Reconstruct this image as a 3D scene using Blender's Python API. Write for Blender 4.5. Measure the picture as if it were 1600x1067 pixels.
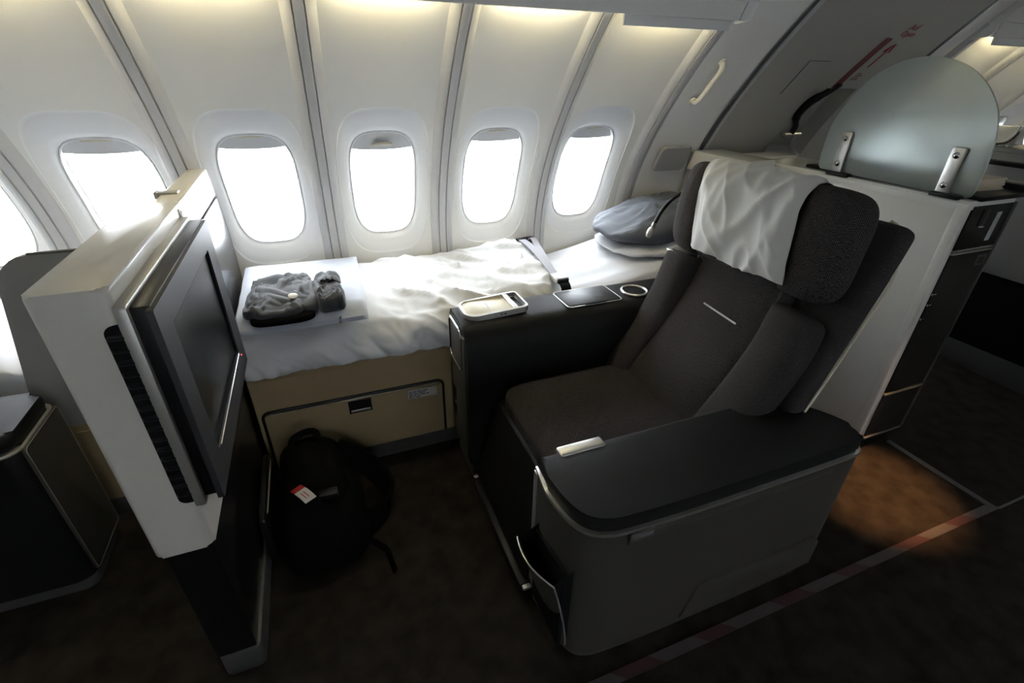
import bpy, bmesh, math, random
from mathutils import Vector, Matrix, noise

random.seed(7)
for o in list(bpy.data.objects):
    bpy.data.objects.remove(o)
C = bpy.context.scene.collection
PI = math.pi

# ------------------------------------------------------------------ camera
cam_d = bpy.data.cameras.new('camera')
cam = bpy.data.objects.new('camera', cam_d)
C.objects.link(cam)
PITCH, YAW, ROLL = math.radians(29.295), math.radians(21.844), math.radians(1.0065)
fwd = Vector((math.sin(YAW)*math.cos(PITCH), math.cos(YAW)*math.cos(PITCH), -math.sin(PITCH)))
rt = Vector((math.cos(YAW), -math.sin(YAW), 0))
up = rt.cross(fwd)
r2 = math.cos(ROLL)*rt + math.sin(ROLL)*up
u2 = -math.sin(ROLL)*rt + math.cos(ROLL)*up
M = Matrix((r2, u2, -fwd)).transposed().to_4x4()
M.translation = Vector((0, 0, 1.5))
cam.matrix_world = M
cam_d.sensor_width = 36
cam_d.lens = 754.84/1600*36
cam_d.clip_start = 0.02
bpy.context.scene.camera = cam

# ------------------------------------------------------------------ world, exposure
w = bpy.data.worlds.new('sky')
bpy.context.scene.world = w
w.use_nodes = True
bg = w.node_tree.nodes['Background']
bg.inputs[0].default_value = (0.90, 0.95, 1.0, 1)
bg.inputs[1].default_value = 15.5
vs = bpy.context.scene.view_settings
vs.view_transform = 'Standard'
vs.look = 'None'
vs.gamma = 1
vs.use_curve_mapping = False
vs.exposure = 0.22
COVE_POWER = 34.0
SPOT_POWER = 330.0

# ------------------------------------------------------------------ materials
MATS = {}
def mat(name, col, rough=.5, metal=0., bump=0., bscale=200., var=0., vscale=8., spec=None, kind=None,
        coat=0., trans=0., emit=None, estr=0., sheen=0.):
    m = bpy.data.materials.new(name)
    m.use_nodes = True
    nt = m.node_tree
    b = nt.nodes['Principled BSDF']
    b.inputs['Base Color'].default_value = (*col, 1)
    b.inputs['Roughness'].default_value = rough
    b.inputs['Metallic'].default_value = metal
    if spec is not None:
        b.inputs['Specular IOR Level'].default_value = spec
    b.inputs['Coat Weight'].default_value = coat
    b.inputs['Transmission Weight'].default_value = trans
    b.inputs['Sheen Weight'].default_value = sheen
    if emit:
        b.inputs['Emission Color'].default_value = (*emit, 1)
        b.inputs['Emission Strength'].default_value = estr
    tc = nt.nodes.new('ShaderNodeTexCoord')
    if var > 0:
        n = nt.nodes.new('ShaderNodeTexNoise')
        n.inputs['Scale'].default_value = vscale
        n.inputs['Detail'].default_value = 5
        nt.links.new(tc.outputs['Object'], n.inputs['Vector'])
        r = nt.nodes.new('ShaderNodeValToRGB')
        r.color_ramp.elements[0].position = .3
        r.color_ramp.elements[1].position = .7
        r.color_ramp.elements[0].color = (*[c*(1-var) for c in col], 1)
        r.color_ramp.elements[1].color = (*[min(1, c*(1+var)) for c in col], 1)
        nt.links.new(n.outputs['Fac'], r.inputs['Fac'])
        nt.links.new(r.outputs['Color'], b.inputs['Base Color'])
    if bump > 0:
        bp = nt.nodes.new('ShaderNodeBump')
        bp.inputs['Strength'].default_value = bump
        bp.inputs['Distance'].default_value = .002
        if kind == 'weave':
            # crossed yarns: sin(across) * sin(along)
            sx = nt.nodes.new('ShaderNodeSeparateXYZ')
            nt.links.new(tc.outputs['Object'], sx.inputs[0])
            def mth(op, a_, b_=None):
                n_ = nt.nodes.new('ShaderNodeMath'); n_.operation = op
                for k_, v_ in enumerate((a_, b_)):
                    if v_ is None: continue
                    if isinstance(v_, (int, float)): n_.inputs[k_].default_value = v_
                    else: nt.links.new(v_, n_.inputs[k_])
                return n_.outputs[0]
            jn = nt.nodes.new('ShaderNodeTexNoise')
            jn.inputs['Scale'].default_value = 90
            nt.links.new(tc.outputs['Object'], jn.inputs['Vector'])
            jt = mth('MULTIPLY', jn.outputs['Fac'], .012)
            al = mth('ADD', mth('ADD', sx.outputs['X'], sx.outputs['Z']), jt)
            s1_ = mth('SINE', mth('MULTIPLY', mth('ADD', sx.outputs['Y'], jt), bscale))
            s2_ = mth('SINE', mth('MULTIPLY', al, bscale))
            hgt = mth('ADD', mth('MULTIPLY', mth('MULTIPLY', s1_, s2_), .5), .5)
            nt.links.new(hgt, bp.inputs['Height'])
            r = nt.nodes.new('ShaderNodeValToRGB')
            r.color_ramp.elements[0].position = .35
            r.color_ramp.elements[1].position = .85
            r.color_ramp.elements[0].color = (*[c*.55 for c in col], 1)
            r.color_ramp.elements[1].color = (*[c*2.0 for c in col], 1)
            nt.links.new(hgt, r.inputs['Fac'])
            nt.links.new(r.outputs['Color'], b.inputs['Base Color'])
        elif kind == 'brushed':
            mp = nt.nodes.new('ShaderNodeMapping')
            mp.inputs['Scale'].default_value = (2, 2, bscale)
            n2 = nt.nodes.new('ShaderNodeTexNoise')
            n2.inputs['Scale'].default_value = 6
            nt.links.new(tc.outputs['Object'], mp.inputs['Vector'])
            nt.links.new(mp.outputs['Vector'], n2.inputs['Vector'])
            nt.links.new(n2.outputs['Fac'], bp.inputs['Height'])
        else:
            n2 = nt.nodes.new('ShaderNodeTexNoise')
            n2.inputs['Scale'].default_value = bscale
            n2.inputs['Detail'].default_value = 3
            nt.links.new(tc.outputs['Object'], n2.inputs['Vector'])
            nt.links.new(n2.outputs['Fac'], bp.inputs['Height'])
        nt.links.new(bp.outputs['Normal'], b.inputs['Normal'])
    MATS[name] = m
    return m

mat('wall_white', (.87, .865, .84), .5, bump=.05, bscale=400)
mat('reveal_white', (.86, .865, .87), .5, bump=.04, bscale=400)
mat('rib_grey', (.56, .56, .57), .5)
mat('seam_dark', (.10, .10, .10), .7)
mat('door_shaded', (.40, .39, .355), .5, bump=.08, bscale=300)  # darker than the wall panels: the door's shadow is put into its colour
mat('ceiling_white', (.84, .84, .82), .55, bump=.04, bscale=300)
mat('shade_grey', (.62, .62, .62), .6)
mat('beige_plastic', (.62, .57, .43), .45)
mat('cabinet_white', (.66, .63, .57), .28, bump=.03, bscale=250, coat=.2)
mat('cap_white', (.76, .75, .70), .22, coat=.4)
mat('closet_white', (.62, .60, .55), .35, coat=.2)
mat('black_gloss', (.008, .008, .009), .28, spec=.3)
mat('dark_panel', (.05, .05, .055), .22, metal=.35, bump=.05, bscale=120, kind='brushed')
mat('black_matte', (.008, .008, .009), .8, spec=.08)
mat('silver', (.62, .61, .58), .33, metal=.9)
mat('silver_soft', (.50, .49, .46), .42, metal=.75)
mat('chrome', (.8, .8, .78), .15, metal=1.)
mat('bezel', (.045, .045, .048), .45, metal=.3, spec=.3)
mat('screen', (.006, .007, .008), .10, spec=.45)
mat('beige_base', (.34, .255, .14), .5, bump=.1, bscale=350, var=.05)
mat('kick_metal', (.115, .115, .113), .45, metal=.5)
mat('carpet', (.026, .0215, .0175), .95, bump=1., bscale=500, var=.35, vscale=14, spec=.03)
mat('leather', (.010, .0098, .0098), .5, bump=.25, bscale=450, spec=.14)
mat('fabric', (.043, .0385, .0380), .85, bump=.8, bscale=850, kind='weave', spec=.08)
mat('fabric_side', (.043, .0385, .0380), .85, bump=.6, bscale=1150, kind='weave', spec=.08)
mat('dark_metallic', (.095, .090, .077), .42, metal=.5, bump=.12, bscale=500)
mat('closet_side', (.030, .028, .025), .45, metal=.4, spec=.2, bump=.06, bscale=300)
mat('duvet_white', (.665, .67, .68), .8, bump=.12, bscale=250, sheen=.1)
mat('sheet_white', (.64, .65, .69), .75, bump=.1, bscale=300)
mat('cover_white', (.60, .60, .58), .8, bump=.15, bscale=500)
mat('blanket', (.50, .53, .60), .9, bump=.5, bscale=600, sheen=.2)
mat('pouch_grey', (.042, .045, .054), .75, bump=.3, bscale=700, sheen=.15)
mat('pillow_grey', (.078, .088, .108), .7, bump=.2, bscale=600, sheen=.1)
mat('backpack_black', (.0035, .0035, .004), .85, bump=.6, bscale=700, spec=.06)
mat('belt_grey', (.33, .33, .37), .6, bump=.5, bscale=900)
mat('black_plastic', (.010, .010, .011), .4, spec=.25)
mat('red_paint', (.30, .018, .02), .55)
mat('red_dark', (.15, .012, .014), .5)
mat('tape_red', (.042, .012, .014), .6)
mat('tape_white', (.062, .052, .052), .6)
mat('tag_white', (.75, .74, .70), .6)
mat('tag_red', (.5, .03, .03), .6)
mat('sticker', (.45, .46, .45), .5)
mat('paper', (.62, .53, .40), .8)
mat('led_red', (.3, .01, .01), .4, emit=(1, .05, .05), estr=3)
mat('cove_lamp', (1, .95, .8), .5, emit=(1, .86, .50), estr=COVE_POWER)
mat('spot_lens', (1, .9, .7), .5, emit=(1, .6, .3), estr=2)
mat('handle_cream', (.78, .76, .68), .4)
mat('pad_grey', (.33, .33, .33), .6, bump=.3, bscale=400)
mat('monument_grey', (.34, .34, .32), .55, bump=.05, bscale=200)

def pane_material():
    m = bpy.data.materials.new('acrylic_pane')
    m.use_nodes = True
    nt = m.node_tree
    nt.nodes.clear()
    o = nt.nodes.new('ShaderNodeOutputMaterial')
    t = nt.nodes.new('ShaderNodeBsdfTransparent')
    t.inputs[0].default_value = (.97, .98, .99, 1)
    g = nt.nodes.new('ShaderNodeBsdfGlossy')
    g.inputs['Roughness'].default_value = .02
    f = nt.nodes.new('ShaderNodeFresnel')
    f.inputs[0].default_value = 1.3
    mx = nt.nodes.new('ShaderNodeMixShader')
    nt.links.new(f.outputs[0], mx.inputs[0])
    nt.links.new(t.outputs[0], mx.inputs[1])
    nt.links.new(g.outputs[0], mx.inputs[2])
    nt.links.new(mx.outputs[0], o.inputs[0])
    MATS['pane'] = m
pane_material()

def frosted_material():
    m = bpy.data.materials.new('frosted_glass')
    m.use_nodes = True
    nt = m.node_tree
    b = nt.nodes['Principled BSDF']
    b.inputs['Base Color'].default_value = (.74, .82, .80, 1)
    b.inputs['Roughness'].default_value = .33
    b.inputs['Transmission Weight'].default_value = .84
    b.inputs['IOR'].default_value = 1.25
    n = nt.nodes.new('ShaderNodeTexNoise')
    n.inputs['Scale'].default_value = 250
    tc = nt.nodes.new('ShaderNodeTexCoord')
    bp = nt.nodes.new('ShaderNodeBump')
    bp.inputs['Strength'].default_value = .08
    nt.links.new(tc.outputs['Object'], n.inputs['Vector'])
    nt.links.new(n.outputs['Fac'], bp.inputs['Height'])
    nt.links.new(bp.outputs['Normal'], b.inputs['Normal'])
    MATS['frosted'] = m
frosted_material()

# ------------------------------------------------------------------ object helpers
WLOC = {}
def tag(o, label=None, cat=None, group=None, kind=None):
    if label: o['label'] = label
    if cat: o['category'] = cat
    if group: o['group'] = group
    if kind: o['kind'] = kind
    return o

def attach(o, parent):
    if parent is not None:
        o.parent = parent
        o.matrix_parent_inverse = Matrix.Translation(-WLOC[parent.name])

def thing(name, loc, label, cat, group=None, kind=None):
    o = bpy.data.objects.new(name, None)
    C.objects.link(o)
    o.location = loc
    o.empty_display_size = .1
    WLOC[o.name] = Vector(loc)
    return tag(o, label, cat, group, kind)

def build(name, verts, faces, m, parent=None, smooth=True, auto=35):
    verts = [Vector(v) for v in verts]
    lo = [min(v[i] for v in verts) for i in range(3)]
    hi = [max(v[i] for v in verts) for i in range(3)]
    c = Vector(((lo[0]+hi[0])/2, (lo[1]+hi[1])/2, lo[2]))
    me = bpy.data.meshes.new(name)
    me.from_pydata([v-c for v in verts], [], faces)
    bm = bmesh.new(); bm.from_mesh(me)
    bmesh.ops.remove_doubles(bm, verts=bm.verts, dist=1e-5)
    bmesh.ops.recalc_face_normals(bm, faces=bm.faces)
    if smooth:
        lim = math.radians(auto)
        for f in bm.faces: f.smooth = True
        for e in bm.edges:
            if len(e.link_faces) == 2:
                e.smooth = e.calc_face_angle(0) < lim
    bm.to_mesh(me); bm.free()
    me.materials.append(MATS[m])
    o = bpy.data.objects.new(name, me)
    C.objects.link(o)
    o.location = c
    WLOC[o.name] = c
    attach(o, parent)
    return o

class MB:
    def __init__(s): s.v = []; s.f = []
    def add(s, v, f):
        n = len(s.v); s.v += [tuple(p) for p in v]; s.f += [tuple(i+n for i in q) for q in f]; return s
    def bm(s, bm):
        bm.verts.ensure_lookup_table()
        for i, v in enumerate(bm.verts): v.index = i
        return s.add([v.co[:] for v in bm.verts], [[v.index for v in f.verts] for f in bm.faces])
    def box(s, x0, x1, y0, y1, z0, z1, r=0., seg=2):
        b = bmesh.new()
        bmesh.ops.create_cube(b, size=1)
        for v in b.verts:
            v.co = Vector(((x0+x1)/2+v.co.x*(x1-x0), (y0+y1)/2+v.co.y*(y1-y0), (z0+z1)/2+v.co.z*(z1-z0)))
        if r > 0:
            bmesh.ops.bevel(b, geom=list(b.edges), offset=r, segments=seg, affect='EDGES', profile=.5)
        s.bm(b); b.free(); return s
    def prism(s, poly, axis, a, b_, r=0., seg=2):
        # poly: 2D points in the other two axes (in x,y,z order), extruded along axis from a to b_
        def P(p, d):
            q = list(p); q.insert(axis, d); return q
        b = bmesh.new()
        lo = [b.verts.new(P(p, a)) for p in poly]
        hi = [b.verts.new(P(p, b_)) for p in poly]
        n = len(poly)
        f0 = b.faces.new(lo); f1 = b.faces.new(hi)
        for i in range(n):
            b.faces.new((lo[i], lo[(i+1) % n], hi[(i+1) % n], hi[i]))
        if r > 0:
            ed = list(f0.edges)+list(f1.edges)
            bmesh.ops.bevel(b, geom=ed, offset=r, segments=seg, affect='EDGES', profile=.5)
        s.bm(b); b.free(); return s
    def tube(s, pts, r, n=10, cap=True):
        pts = [Vector(p) for p in pts]
        rs = r if isinstance(r, (list, tuple)) else [r]*len(pts)
        V = []; F = []
        t0 = (pts[1]-pts[0]).normalized()
        a = Vector((0, 0, 1)) if abs(t0.z) < .9 else Vector((1, 0, 0))
        nrm = t0.cross(a).normalized()
        for i, p in enumerate(pts):
            t = (pts[min(i+1, len(pts)-1)]-pts[max(i-1, 0)]).normalized()
            nrm = (nrm - t*nrm.dot(t)).normalized()
            bn = t.cross(nrm)
            for k in range(n):
                th = 2*PI*k/n
                V.append(p+rs[i]*(math.cos(th)*nrm+math.sin(th)*bn))
        for i in range(len(pts)-1):
            for k in range(n):
                F.append((i*n+k, i*n+(k+1) % n, (i+1)*n+(k+1) % n, (i+1)*n+k))
        if cap:
            F.append(tuple(range(n))); F.append(tuple(range((len(pts)-1)*n, len(pts)*n)))
        return s.add(V, F)
    def ribbon(s, pts, wdir, wid, th):
        # flat strap along pts, width along wdir, thickness th
        pts = [Vector(p) for p in pts]; V = []; F = []
        for i, p in enumerate(pts):
            t = (pts[min(i+1, len(pts)-1)]-pts[max(i-1, 0)]).normalized()
            wd = Vector(wdir if not callable(wdir) else wdir(i)); wd = (wd-t*wd.dot(t)).normalized()
            nn = t.cross(wd)
            for a, b in ((-.5, -.5), (.5, -.5), (.5, .5), (-.5, .5)):
                V.append(p+wd*wid*a+nn*th*b)
        for i in range(len(pts)-1):
            for k in range(4):
                F.append((i*4+k, i*4+(k+1) % 4, (i+1)*4+(k+1) % 4, (i+1)*4+k))
        F.append((0, 1, 2, 3)); e = (len(pts)-1)*4; F.append((e, e+1, e+2, e+3))
        return s.add(V, F)
    def lathe(s, prof, org, axis, n=20):
        axis = Vector(axis).normalized(); org = Vector(org)
        a = Vector((0, 0, 1)) if abs(axis.z) < .9 else Vector((1, 0, 0))
        e1 = axis.cross(a).normalized(); e2 = axis.cross(e1)
        V = []; F = []
        for (r, h) in prof:
            for k in range(n):
                th = 2*PI*k/n
                V.append(org+axis*h+max(r, 1e-4)*(math.cos(th)*e1+math.sin(th)*e2))
        for i in range(len(prof)-1):
            for k in range(n):
                F.append((i*n+k, i*n+(k+1) % n, (i+1)*n+(k+1) % n, (i+1)*n+k))
        F.append(tuple(range(n))); F.append(tuple(range((len(prof)-1)*n, len(prof)*n)))
        return s.add(V, F)
    def surf(s, nu, nv, f):
        V = [f(i/nu, j/nv) for j in range(nv+1) for i in range(nu+1)]
        F = [(j*(nu+1)+i, j*(nu+1)+i+1, (j+1)*(nu+1)+i+1, (j+1)*(nu+1)+i) for j in range(nv) for i in range(nu)]
        return s.add(V, F)
    def blob(s, c, r, p=2.5, n=(40, 24), warp=None):
        # superellipsoid around c, radii r, exponent p, optionally warped
        V = []; F = []; nu, nv = n
        def sp(t, e): return math.copysign(abs(t)**(2/e), t)
        for j in range(nv+1):
            ph = -PI/2+PI*j/nv
            for i in range(nu):
                th = 2*PI*i/nu
                q = Vector((r[0]*sp(math.cos(ph), p)*sp(math.cos(th), p),
                            r[1]*sp(math.cos(ph), p)*sp(math.sin(th), p), r[2]*sp(math.sin(ph), p)))
                if warp: q = warp(q)
                V.append(Vector(c)+q)
        for j in range(nv):
            for i in range(nu):
                F.append((j*nu+i, j*nu+(i+1) % nu, (j+1)*nu+(i+1) % nu, (j+1)*nu+i))
        return s.add(V, F)
    def make(s, name, m, parent=None, smooth=True, auto=35):
        return build(name, s.v, s.f, m, parent, smooth, auto)

def box(name, m, parent, x0, x1, y0, y1, z0, z1, r=.004, seg=2):
    return MB().box(x0, x1, y0, y1, z0, z1, r, seg).make(name, m, parent)

def rrect(x0, x1, y0, y1, r, n=5):
    if not isinstance(r, (list, tuple)): r = [r]*4   # order: (x1,y1) (x0,y1) (x0,y0) (x1,y0)
    P = []
    for (cx, cy, a0, rr) in ((x1, y1, 0, r[0]), (x0, y1, 90, r[1]), (x0, y0, 180, r[2]), (x1, y0, 270, r[3])):
        ox = cx-rr if cx == x1 else cx+rr
        oy = cy-rr if cy == y1 else cy+rr
        for k in range(n+1):
            t = math.radians(a0+90*k/n)
            P.append((ox+rr*math.cos(t), oy+rr*math.sin(t)))
    return P

def text_mesh(name, body, size, org, ex, ey, m, parent, shear=0., depth=.0006, align='CENTER'):
    cu = bpy.data.curves.new('text_curve', 'FONT')
    cu.body = body; cu.size = size; cu.align_x = align; cu.shear = shear; cu.extrude = depth
    cu.resolution_u = 3
    to = bpy.data.objects.new('text_tmp', cu)
    C.objects.link(to)
    dg = bpy.context.evaluated_depsgraph_get()
    me = bpy.data.meshes.new_from_object(to.evaluated_get(dg))
    ex = Vector(ex).normalized(); ey = Vector(ey).normalized(); ez = ex.cross(ey)
    V = [Vector(org)+ex*v.co.x+ey*v.co.y+ez*v.co.z for v in me.vertices]
    F = [tuple(p.vertices) for p in me.polygons]
    bpy.data.objects.remove(to); bpy.data.meshes.remove(me)
    return build(name, V, F, m, parent, smooth=False)

def smooth01(t):
    t = max(0., min(1., t)); return t*t*(3-2*t)

def catmull(pts, n):
    pts = [Vector(p) for p in pts]
    out = []
    m = len(pts)-1
    for k in range(n+1):
        t = k/n*m; i = min(int(t), m-1); u = t-i
        p0 = pts[max(i-1, 0)]; p1 = pts[i]; p2 = pts[i+1]; p3 = pts[min(i+2, m)]
        out.append(.5*((2*p1)+(p2-p0)*u+(2*p0-5*p1+4*p2-p3)*u*u+(3*p1-p0-3*p2+p3)*u**3))
    return out

def nz(x, y, z=0., s=1.):
    return noise.noise(Vector((x*s, y*s, z*s)))

# ------------------------------------------------------------------ fuselage side profile
YMID = 0.20      # cabin centre line
def wallY(Z):
    z = Z-1.5
    if z < -.83: z = -.83
    return 1.936-.851*z-.407*z*z+.149*z**3
PROF = []
_s = 0.; _p = None
for i in range(0, 401):
    Z = i*.005
    q = (wallY(Z), Z)
    if _p: _s += math.hypot(q[0]-_p[0], q[1]-_p[1])
    PROF.append((_s, q[0], q[1])); _p = q
def s_of_z(Z):
    k = min(int(Z/.005), 399); f = Z/.005-k
    return PROF[k][0]*(1-f)+PROF[k+1][0]*f
def at_s(s):
    lo, hi = 0, 400
    while hi-lo > 1:
        mid = (lo+hi)//2
        if PROF[mid][0] <= s: lo = mid
        else: hi = mid
    a, b = PROF[lo], PROF[hi]
    f = (s-a[0])/max(b[0]-a[0], 1e-9)
    y, z = a[1]+(b[1]-a[1])*f, a[2]+(b[2]-a[2])*f
    k0, k1 = max(lo-2, 0), min(hi+2, 400)
    ty, tz = PROF[k1][1]-PROF[k0][1], PROF[k1][2]-PROF[k0][2]
    l = math.hypot(ty, tz)
    return y, z, ty/l, tz/l
def wp(x, s, off=0., mirror=False):
    y, z, ty, tz = at_s(s)
    y += -tz*off; z += ty*off
    return Vector((x, 2*YMID-y if mirror else y, z))
def wframe(s):
    y, z, ty, tz = at_s(s)
    return Vector((1, 0, 0)), Vector((0, ty, tz)), Vector((0, -tz, ty))

S_TOP = s_of_z(1.735)
S_DOOR = s_of_z(1.88)
SC = (s_of_z(.842)+s_of_z(1.277))/2-.026
SB = (s_of_z(1.277)-s_of_z(.842))/2
RB = (s_of_z(1.372)-s_of_z(.735))/2
SR = (s_of_z(1.372)+s_of_z(.735))/2

def bay_cols(xa, xb):
    L = [xa+.040, xa+.045, xa+.050, xa+.055, xa+.060, xa+.066, xa+.072]
    Rr = [xb-(x-xa) for x in reversed(L)]
    n = 16
    mid = [L[-1]+(Rr[0]-L[-1])*k/n for k in range(1, n)]
    return L+mid+Rr
def flank(x, xa, xb):
    d = min(x-xa, xb-x)
    return .0

def bay_panel(xa, xb, parent, mirror=False, xc=None):
    xc = (xa+xb)/2 if xc is None else xc
    cols = bay_cols(xa, xb)
    m0, m1 = SR-RB-.03, SR+RB+.03
    mb = MB()
    for s0, s1, n in ((0, m0, 6), (m1, S_TOP, 10)):
        rows = [s0+(s1-s0)*k/n for k in range(n+1)]
        V = [wp(x, s, flank(x, xa, xb), mirror) for s in rows for x in cols]
        nc = len(cols)
        mb.add(V, [(j*nc+i, j*nc+i+1, (j+1)*nc+i+1, (j+1)*nc+i) for j in range(n) for i in range(nc-1)])
    rows = [m0+(m1-m0)*k/24 for k in range(25)]
    per = [(x, m0) for x in cols] + [(cols[-1], s) for s in rows[1:]] + [(x, m1) for x in reversed(cols[:-1])] + [(cols[0], s) for s in reversed(rows[1:-1])]
    def se(dx, ds, a, b, n): return 1/((abs(dx/a)**n+abs(ds/b)**n)**(1/n))
    rings = []
    A2 = min(.187, (xb-xa)/2-.052)
    T = [0, .3, .55, .75, .9, 1.]
    for t in T:
        ring = []
        for (px, ps) in per:
            dx, ds = px-xc, ps-SR
            k = se(dx, ds, A2, RB, 3.6)
            ex, es = xc+dx*k, SR+ds*k
            x, s = px+(ex-px)*t, ps+(es-ps)*t
            ring.append(wp(x, s, flank(x, xa, xb)*(1-t*.0), mirror))
        rings.append(ring)
    n_outer = len(rings)
    reveal = [rings[-1]]
    for t in (.0, .03, .12, .25, .4, .55, .7, .82, .92, 1.):
        ring = []
        for (px, ps) in per:
            dx, ds = px-xc, ps-SR
            k = se(dx, ds, A2, RB, 3.6)
            ex, es = xc+dx*k, SR+ds*k
            dh, sh = px-xc, ps-SC
            # same direction sampled on the window opening
            kk = se(dh, sh, .139, SB, 3.5)
            hx, hs = xc+dh*kk, SC+sh*kk
            x, s = ex+(hx-ex)*t, es+(hs-es)*t
            off = flank(ex, xa, xb)*(1-t) - .003*smooth01(t/.03) - .033*(t**1.6) - (.012*smooth01((t-.85)/.15))
            ring.append(wp(x, s, off, mirror))
        reveal.append(ring)
    npz = len(per)
    V = [p for r in rings for p in r]
    mb.add(V, [(j*npz+i, j*npz+(i+1) % npz, (j+1)*npz+(i+1) % npz, (j+1)*npz+i) for j in range(n_outer-1) for i in range(npz)])
    panel = mb.make('wall_panel', 'wall_white', parent, auto=50)
    rv = MB()
    V = [p for r in reveal for p in r]
    nr = len(reveal)
    rv.add(V, [(j*npz+i, j*npz+(i+1) % npz, (j+1)*npz+(i+1) % npz, (j+1)*npz+i) for j in range(nr-1) for i in range(npz)])
    rv.make('window_surround', 'reveal_white', panel, auto=50)
    return xc

WN = [0]
def window(xc, mirror, drop, label, low=False):
    """one cabin window: frame ring in the opening, clear pane, pull-down shade with its handle"""
    WN[0] += 1
    y, z, ty, tz = at_s(SC)
    root = thing('window_%d' % WN[0], wp(xc, SC-SB, -.06, mirror), label, 'window', None, 'structure')
    n = 64
    def pt(k, a, b, off, e=3.5):
        th = 2*PI*k/n
        c, s_ = math.cos(th), math.sin(th)
        r = 1/((abs(c/a)**e+abs(s_/b)**e)**(1/e))
        return wp(xc+r*c, SC+r*s_, off, mirror)
    mb = MB()
    prof = ((.141, .002, -.046), (.139, 0, -.040), (.135, -.004, -.040), (.134, -.005, -.048), (.134, -.005, -.075), (.131, -.008, -.078), (.131, -.008, -.125), (.15, .01, -.125))
    V = [pt(k, a, SB+db, off) for (a, db, off) in prof for k in range(n)]
    mb.add(V, [(j*n+k, j*n+(k+1) % n, (j+1)*n+(k+1) % n, (j+1)*n+k) for j in range(len(prof)-1) for k in range(n)])
    mb.make('window_frame', 'reveal_white', root)
    mb = MB()
    V = [pt(k, .133, SB-.006, -.105) for k in range(n)]+[pt(k, .133, SB-.006, -.109) for k in range(n)]
    mb.add(V, [tuple(range(n)), tuple(range(n, 2*n))]+[(k, (k+1) % n, n+(k+1) % n, n+k) for k in range(n)])
    mb.make('pane', 'pane', root)
    # shade: sheet from the top of the opening down to the drop line, bottom edge slightly bowed
    top = SC+SB+.02
    def sh(u, v, off):
        x = xc+(u-.5)*.276
        bot = SC+SB-drop+.012*(abs(u-.5)*2)**2.5
        return wp(x, bot+(top-bot)*v, off, mirror)
    mb = MB()
    mb.surf(16, 6, lambda u, v: sh(u, v, -.066))
    mb.surf(16, 6, lambda u, v: sh(u, v, -.070))
    mb.surf(16, 1, lambda u, v: sh(u, 0, -.066-.004*v))
    sd = mb.make('shade', 'shade_grey', root)
    hs = SC+SB-.068 if low else SC+SB-.010
    hoff = -.055 if low else -.046
    mb = MB()
    path = [wp(xc-.042+.084*k/8, hs+.004*math.sin(PI*k/8), hoff, mirror) for k in range(9)]
    mb.tube(path, [.004, .0065, .0075, .0075, .0075, .0075, .0075, .0065, .004], 10)
    mb.tube([wp(xc-.02, hs, hoff-.018, mirror), wp(xc-.02, hs, hoff, mirror)], .004, 8)
    mb.tube([wp(xc+.02, hs, hoff-.018, mirror), wp(xc+.02, hs, hoff, mirror)], .004, 8)
    mb.make('shade_handle', 'beige_plastic', sd)
    return root

def seam_rib(x, parent, mirror=False):
    mb = MB()
    def f(u, v):
        h_ = ((.052, -.001), (.047, .005), (.040, .012), (.030, .019), (.020, .022), (.0172, .015), (.0158, .015), (.0140, .024), (.006, .025))
        prof = tuple((-p_, q_) for p_, q_ in h_)+tuple(reversed(h_))
        a, b = prof[round(u*17)]
        return wp(x+a, S_TOP*v, b, mirror)
    mb.surf(17, 60, f)
    mb.make('rib_strip', 'rib_grey', parent, auto=25)

# ------------------------------------------------------------------ structure
floor = box('floor', 'carpet', None, -2.6, 5.2, -1.95, 2.35, -.06, 0, 0)
tag(floor, 'dark brown cabin carpet under the seats and aisle', 'floor', None, 'structure')

SEAMS_A = [-2.36, -1.885, -1.405, -.925, -.445, .037, .534, 1.036, 1.549]
WIN_A = [None, None, -1.15, -.675, -.200, .283, .783, 1.268]
wallw = thing('wall_window', (1, 2.28, 0), 'white curved cabin sidewall of ribbed window panels beside the bed', 'wall', None, 'structure')
wn_lab = {2: 'oval cabin window behind the grey privacy shell of the row ahead',
          3: 'oval cabin window above the television cabinet end, shade nearly up',
          4: 'oval cabin window right behind the television cabinet top, shade nearly up',
          5: 'oval cabin window above the folded blanket, shade lowered furthest',
          6: 'oval cabin window above the middle of the white duvet',
          7: 'oval cabin window above the grey pillow end of the bed'}
for i in range(8):
    xa, xb = SEAMS_A[i], SEAMS_A[i+1]
    xc = bay_panel(xa, xb, wallw, False, WIN_A[i])
    window(xc, False, .100 if i == 5 else .078, wn_lab.get(i, 'oval cabin window in the sidewall far forward of the television cabinet'), i == 5)
for x in SEAMS_A: seam_rib(x, wallw)
# right-hand bays beyond the exit door
SEAMS_B = [3.10, 3.63, 4.16, 4.69, 5.2]
for i in range(4):
    xc = bay_panel(SEAMS_B[i], SEAMS_B[i+1], wallw)
    window(xc, False, .078, ['oval cabin window just past the exit door, behind the frosted glass',
                             'oval cabin window second past the exit door',
                             'oval cabin window far past the exit door, beside the white and chrome item',
                             'oval cabin window at the far end of the sidewall'][i])
for x in SEAMS_B: seam_rib(x, wallw)

def plain_panel(name, xa, xb, off, m, parent, sa=0., sb=None, edge=.0, n=(10, 60)):
    sb = S_TOP if sb is None else sb
    def f(u, v):
        x = xa+(xb-xa)*u
        o = off
        if edge:
            o = off - edge*(1-smooth01((x-xa)/.02)) - 2*edge*(1-smooth01((xb-x)/.02))
        return wp(x, sa+(sb-sa)*v, o)
    return MB().surf(n[0], n[1], f).make(name, m, parent, auto=50)

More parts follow.
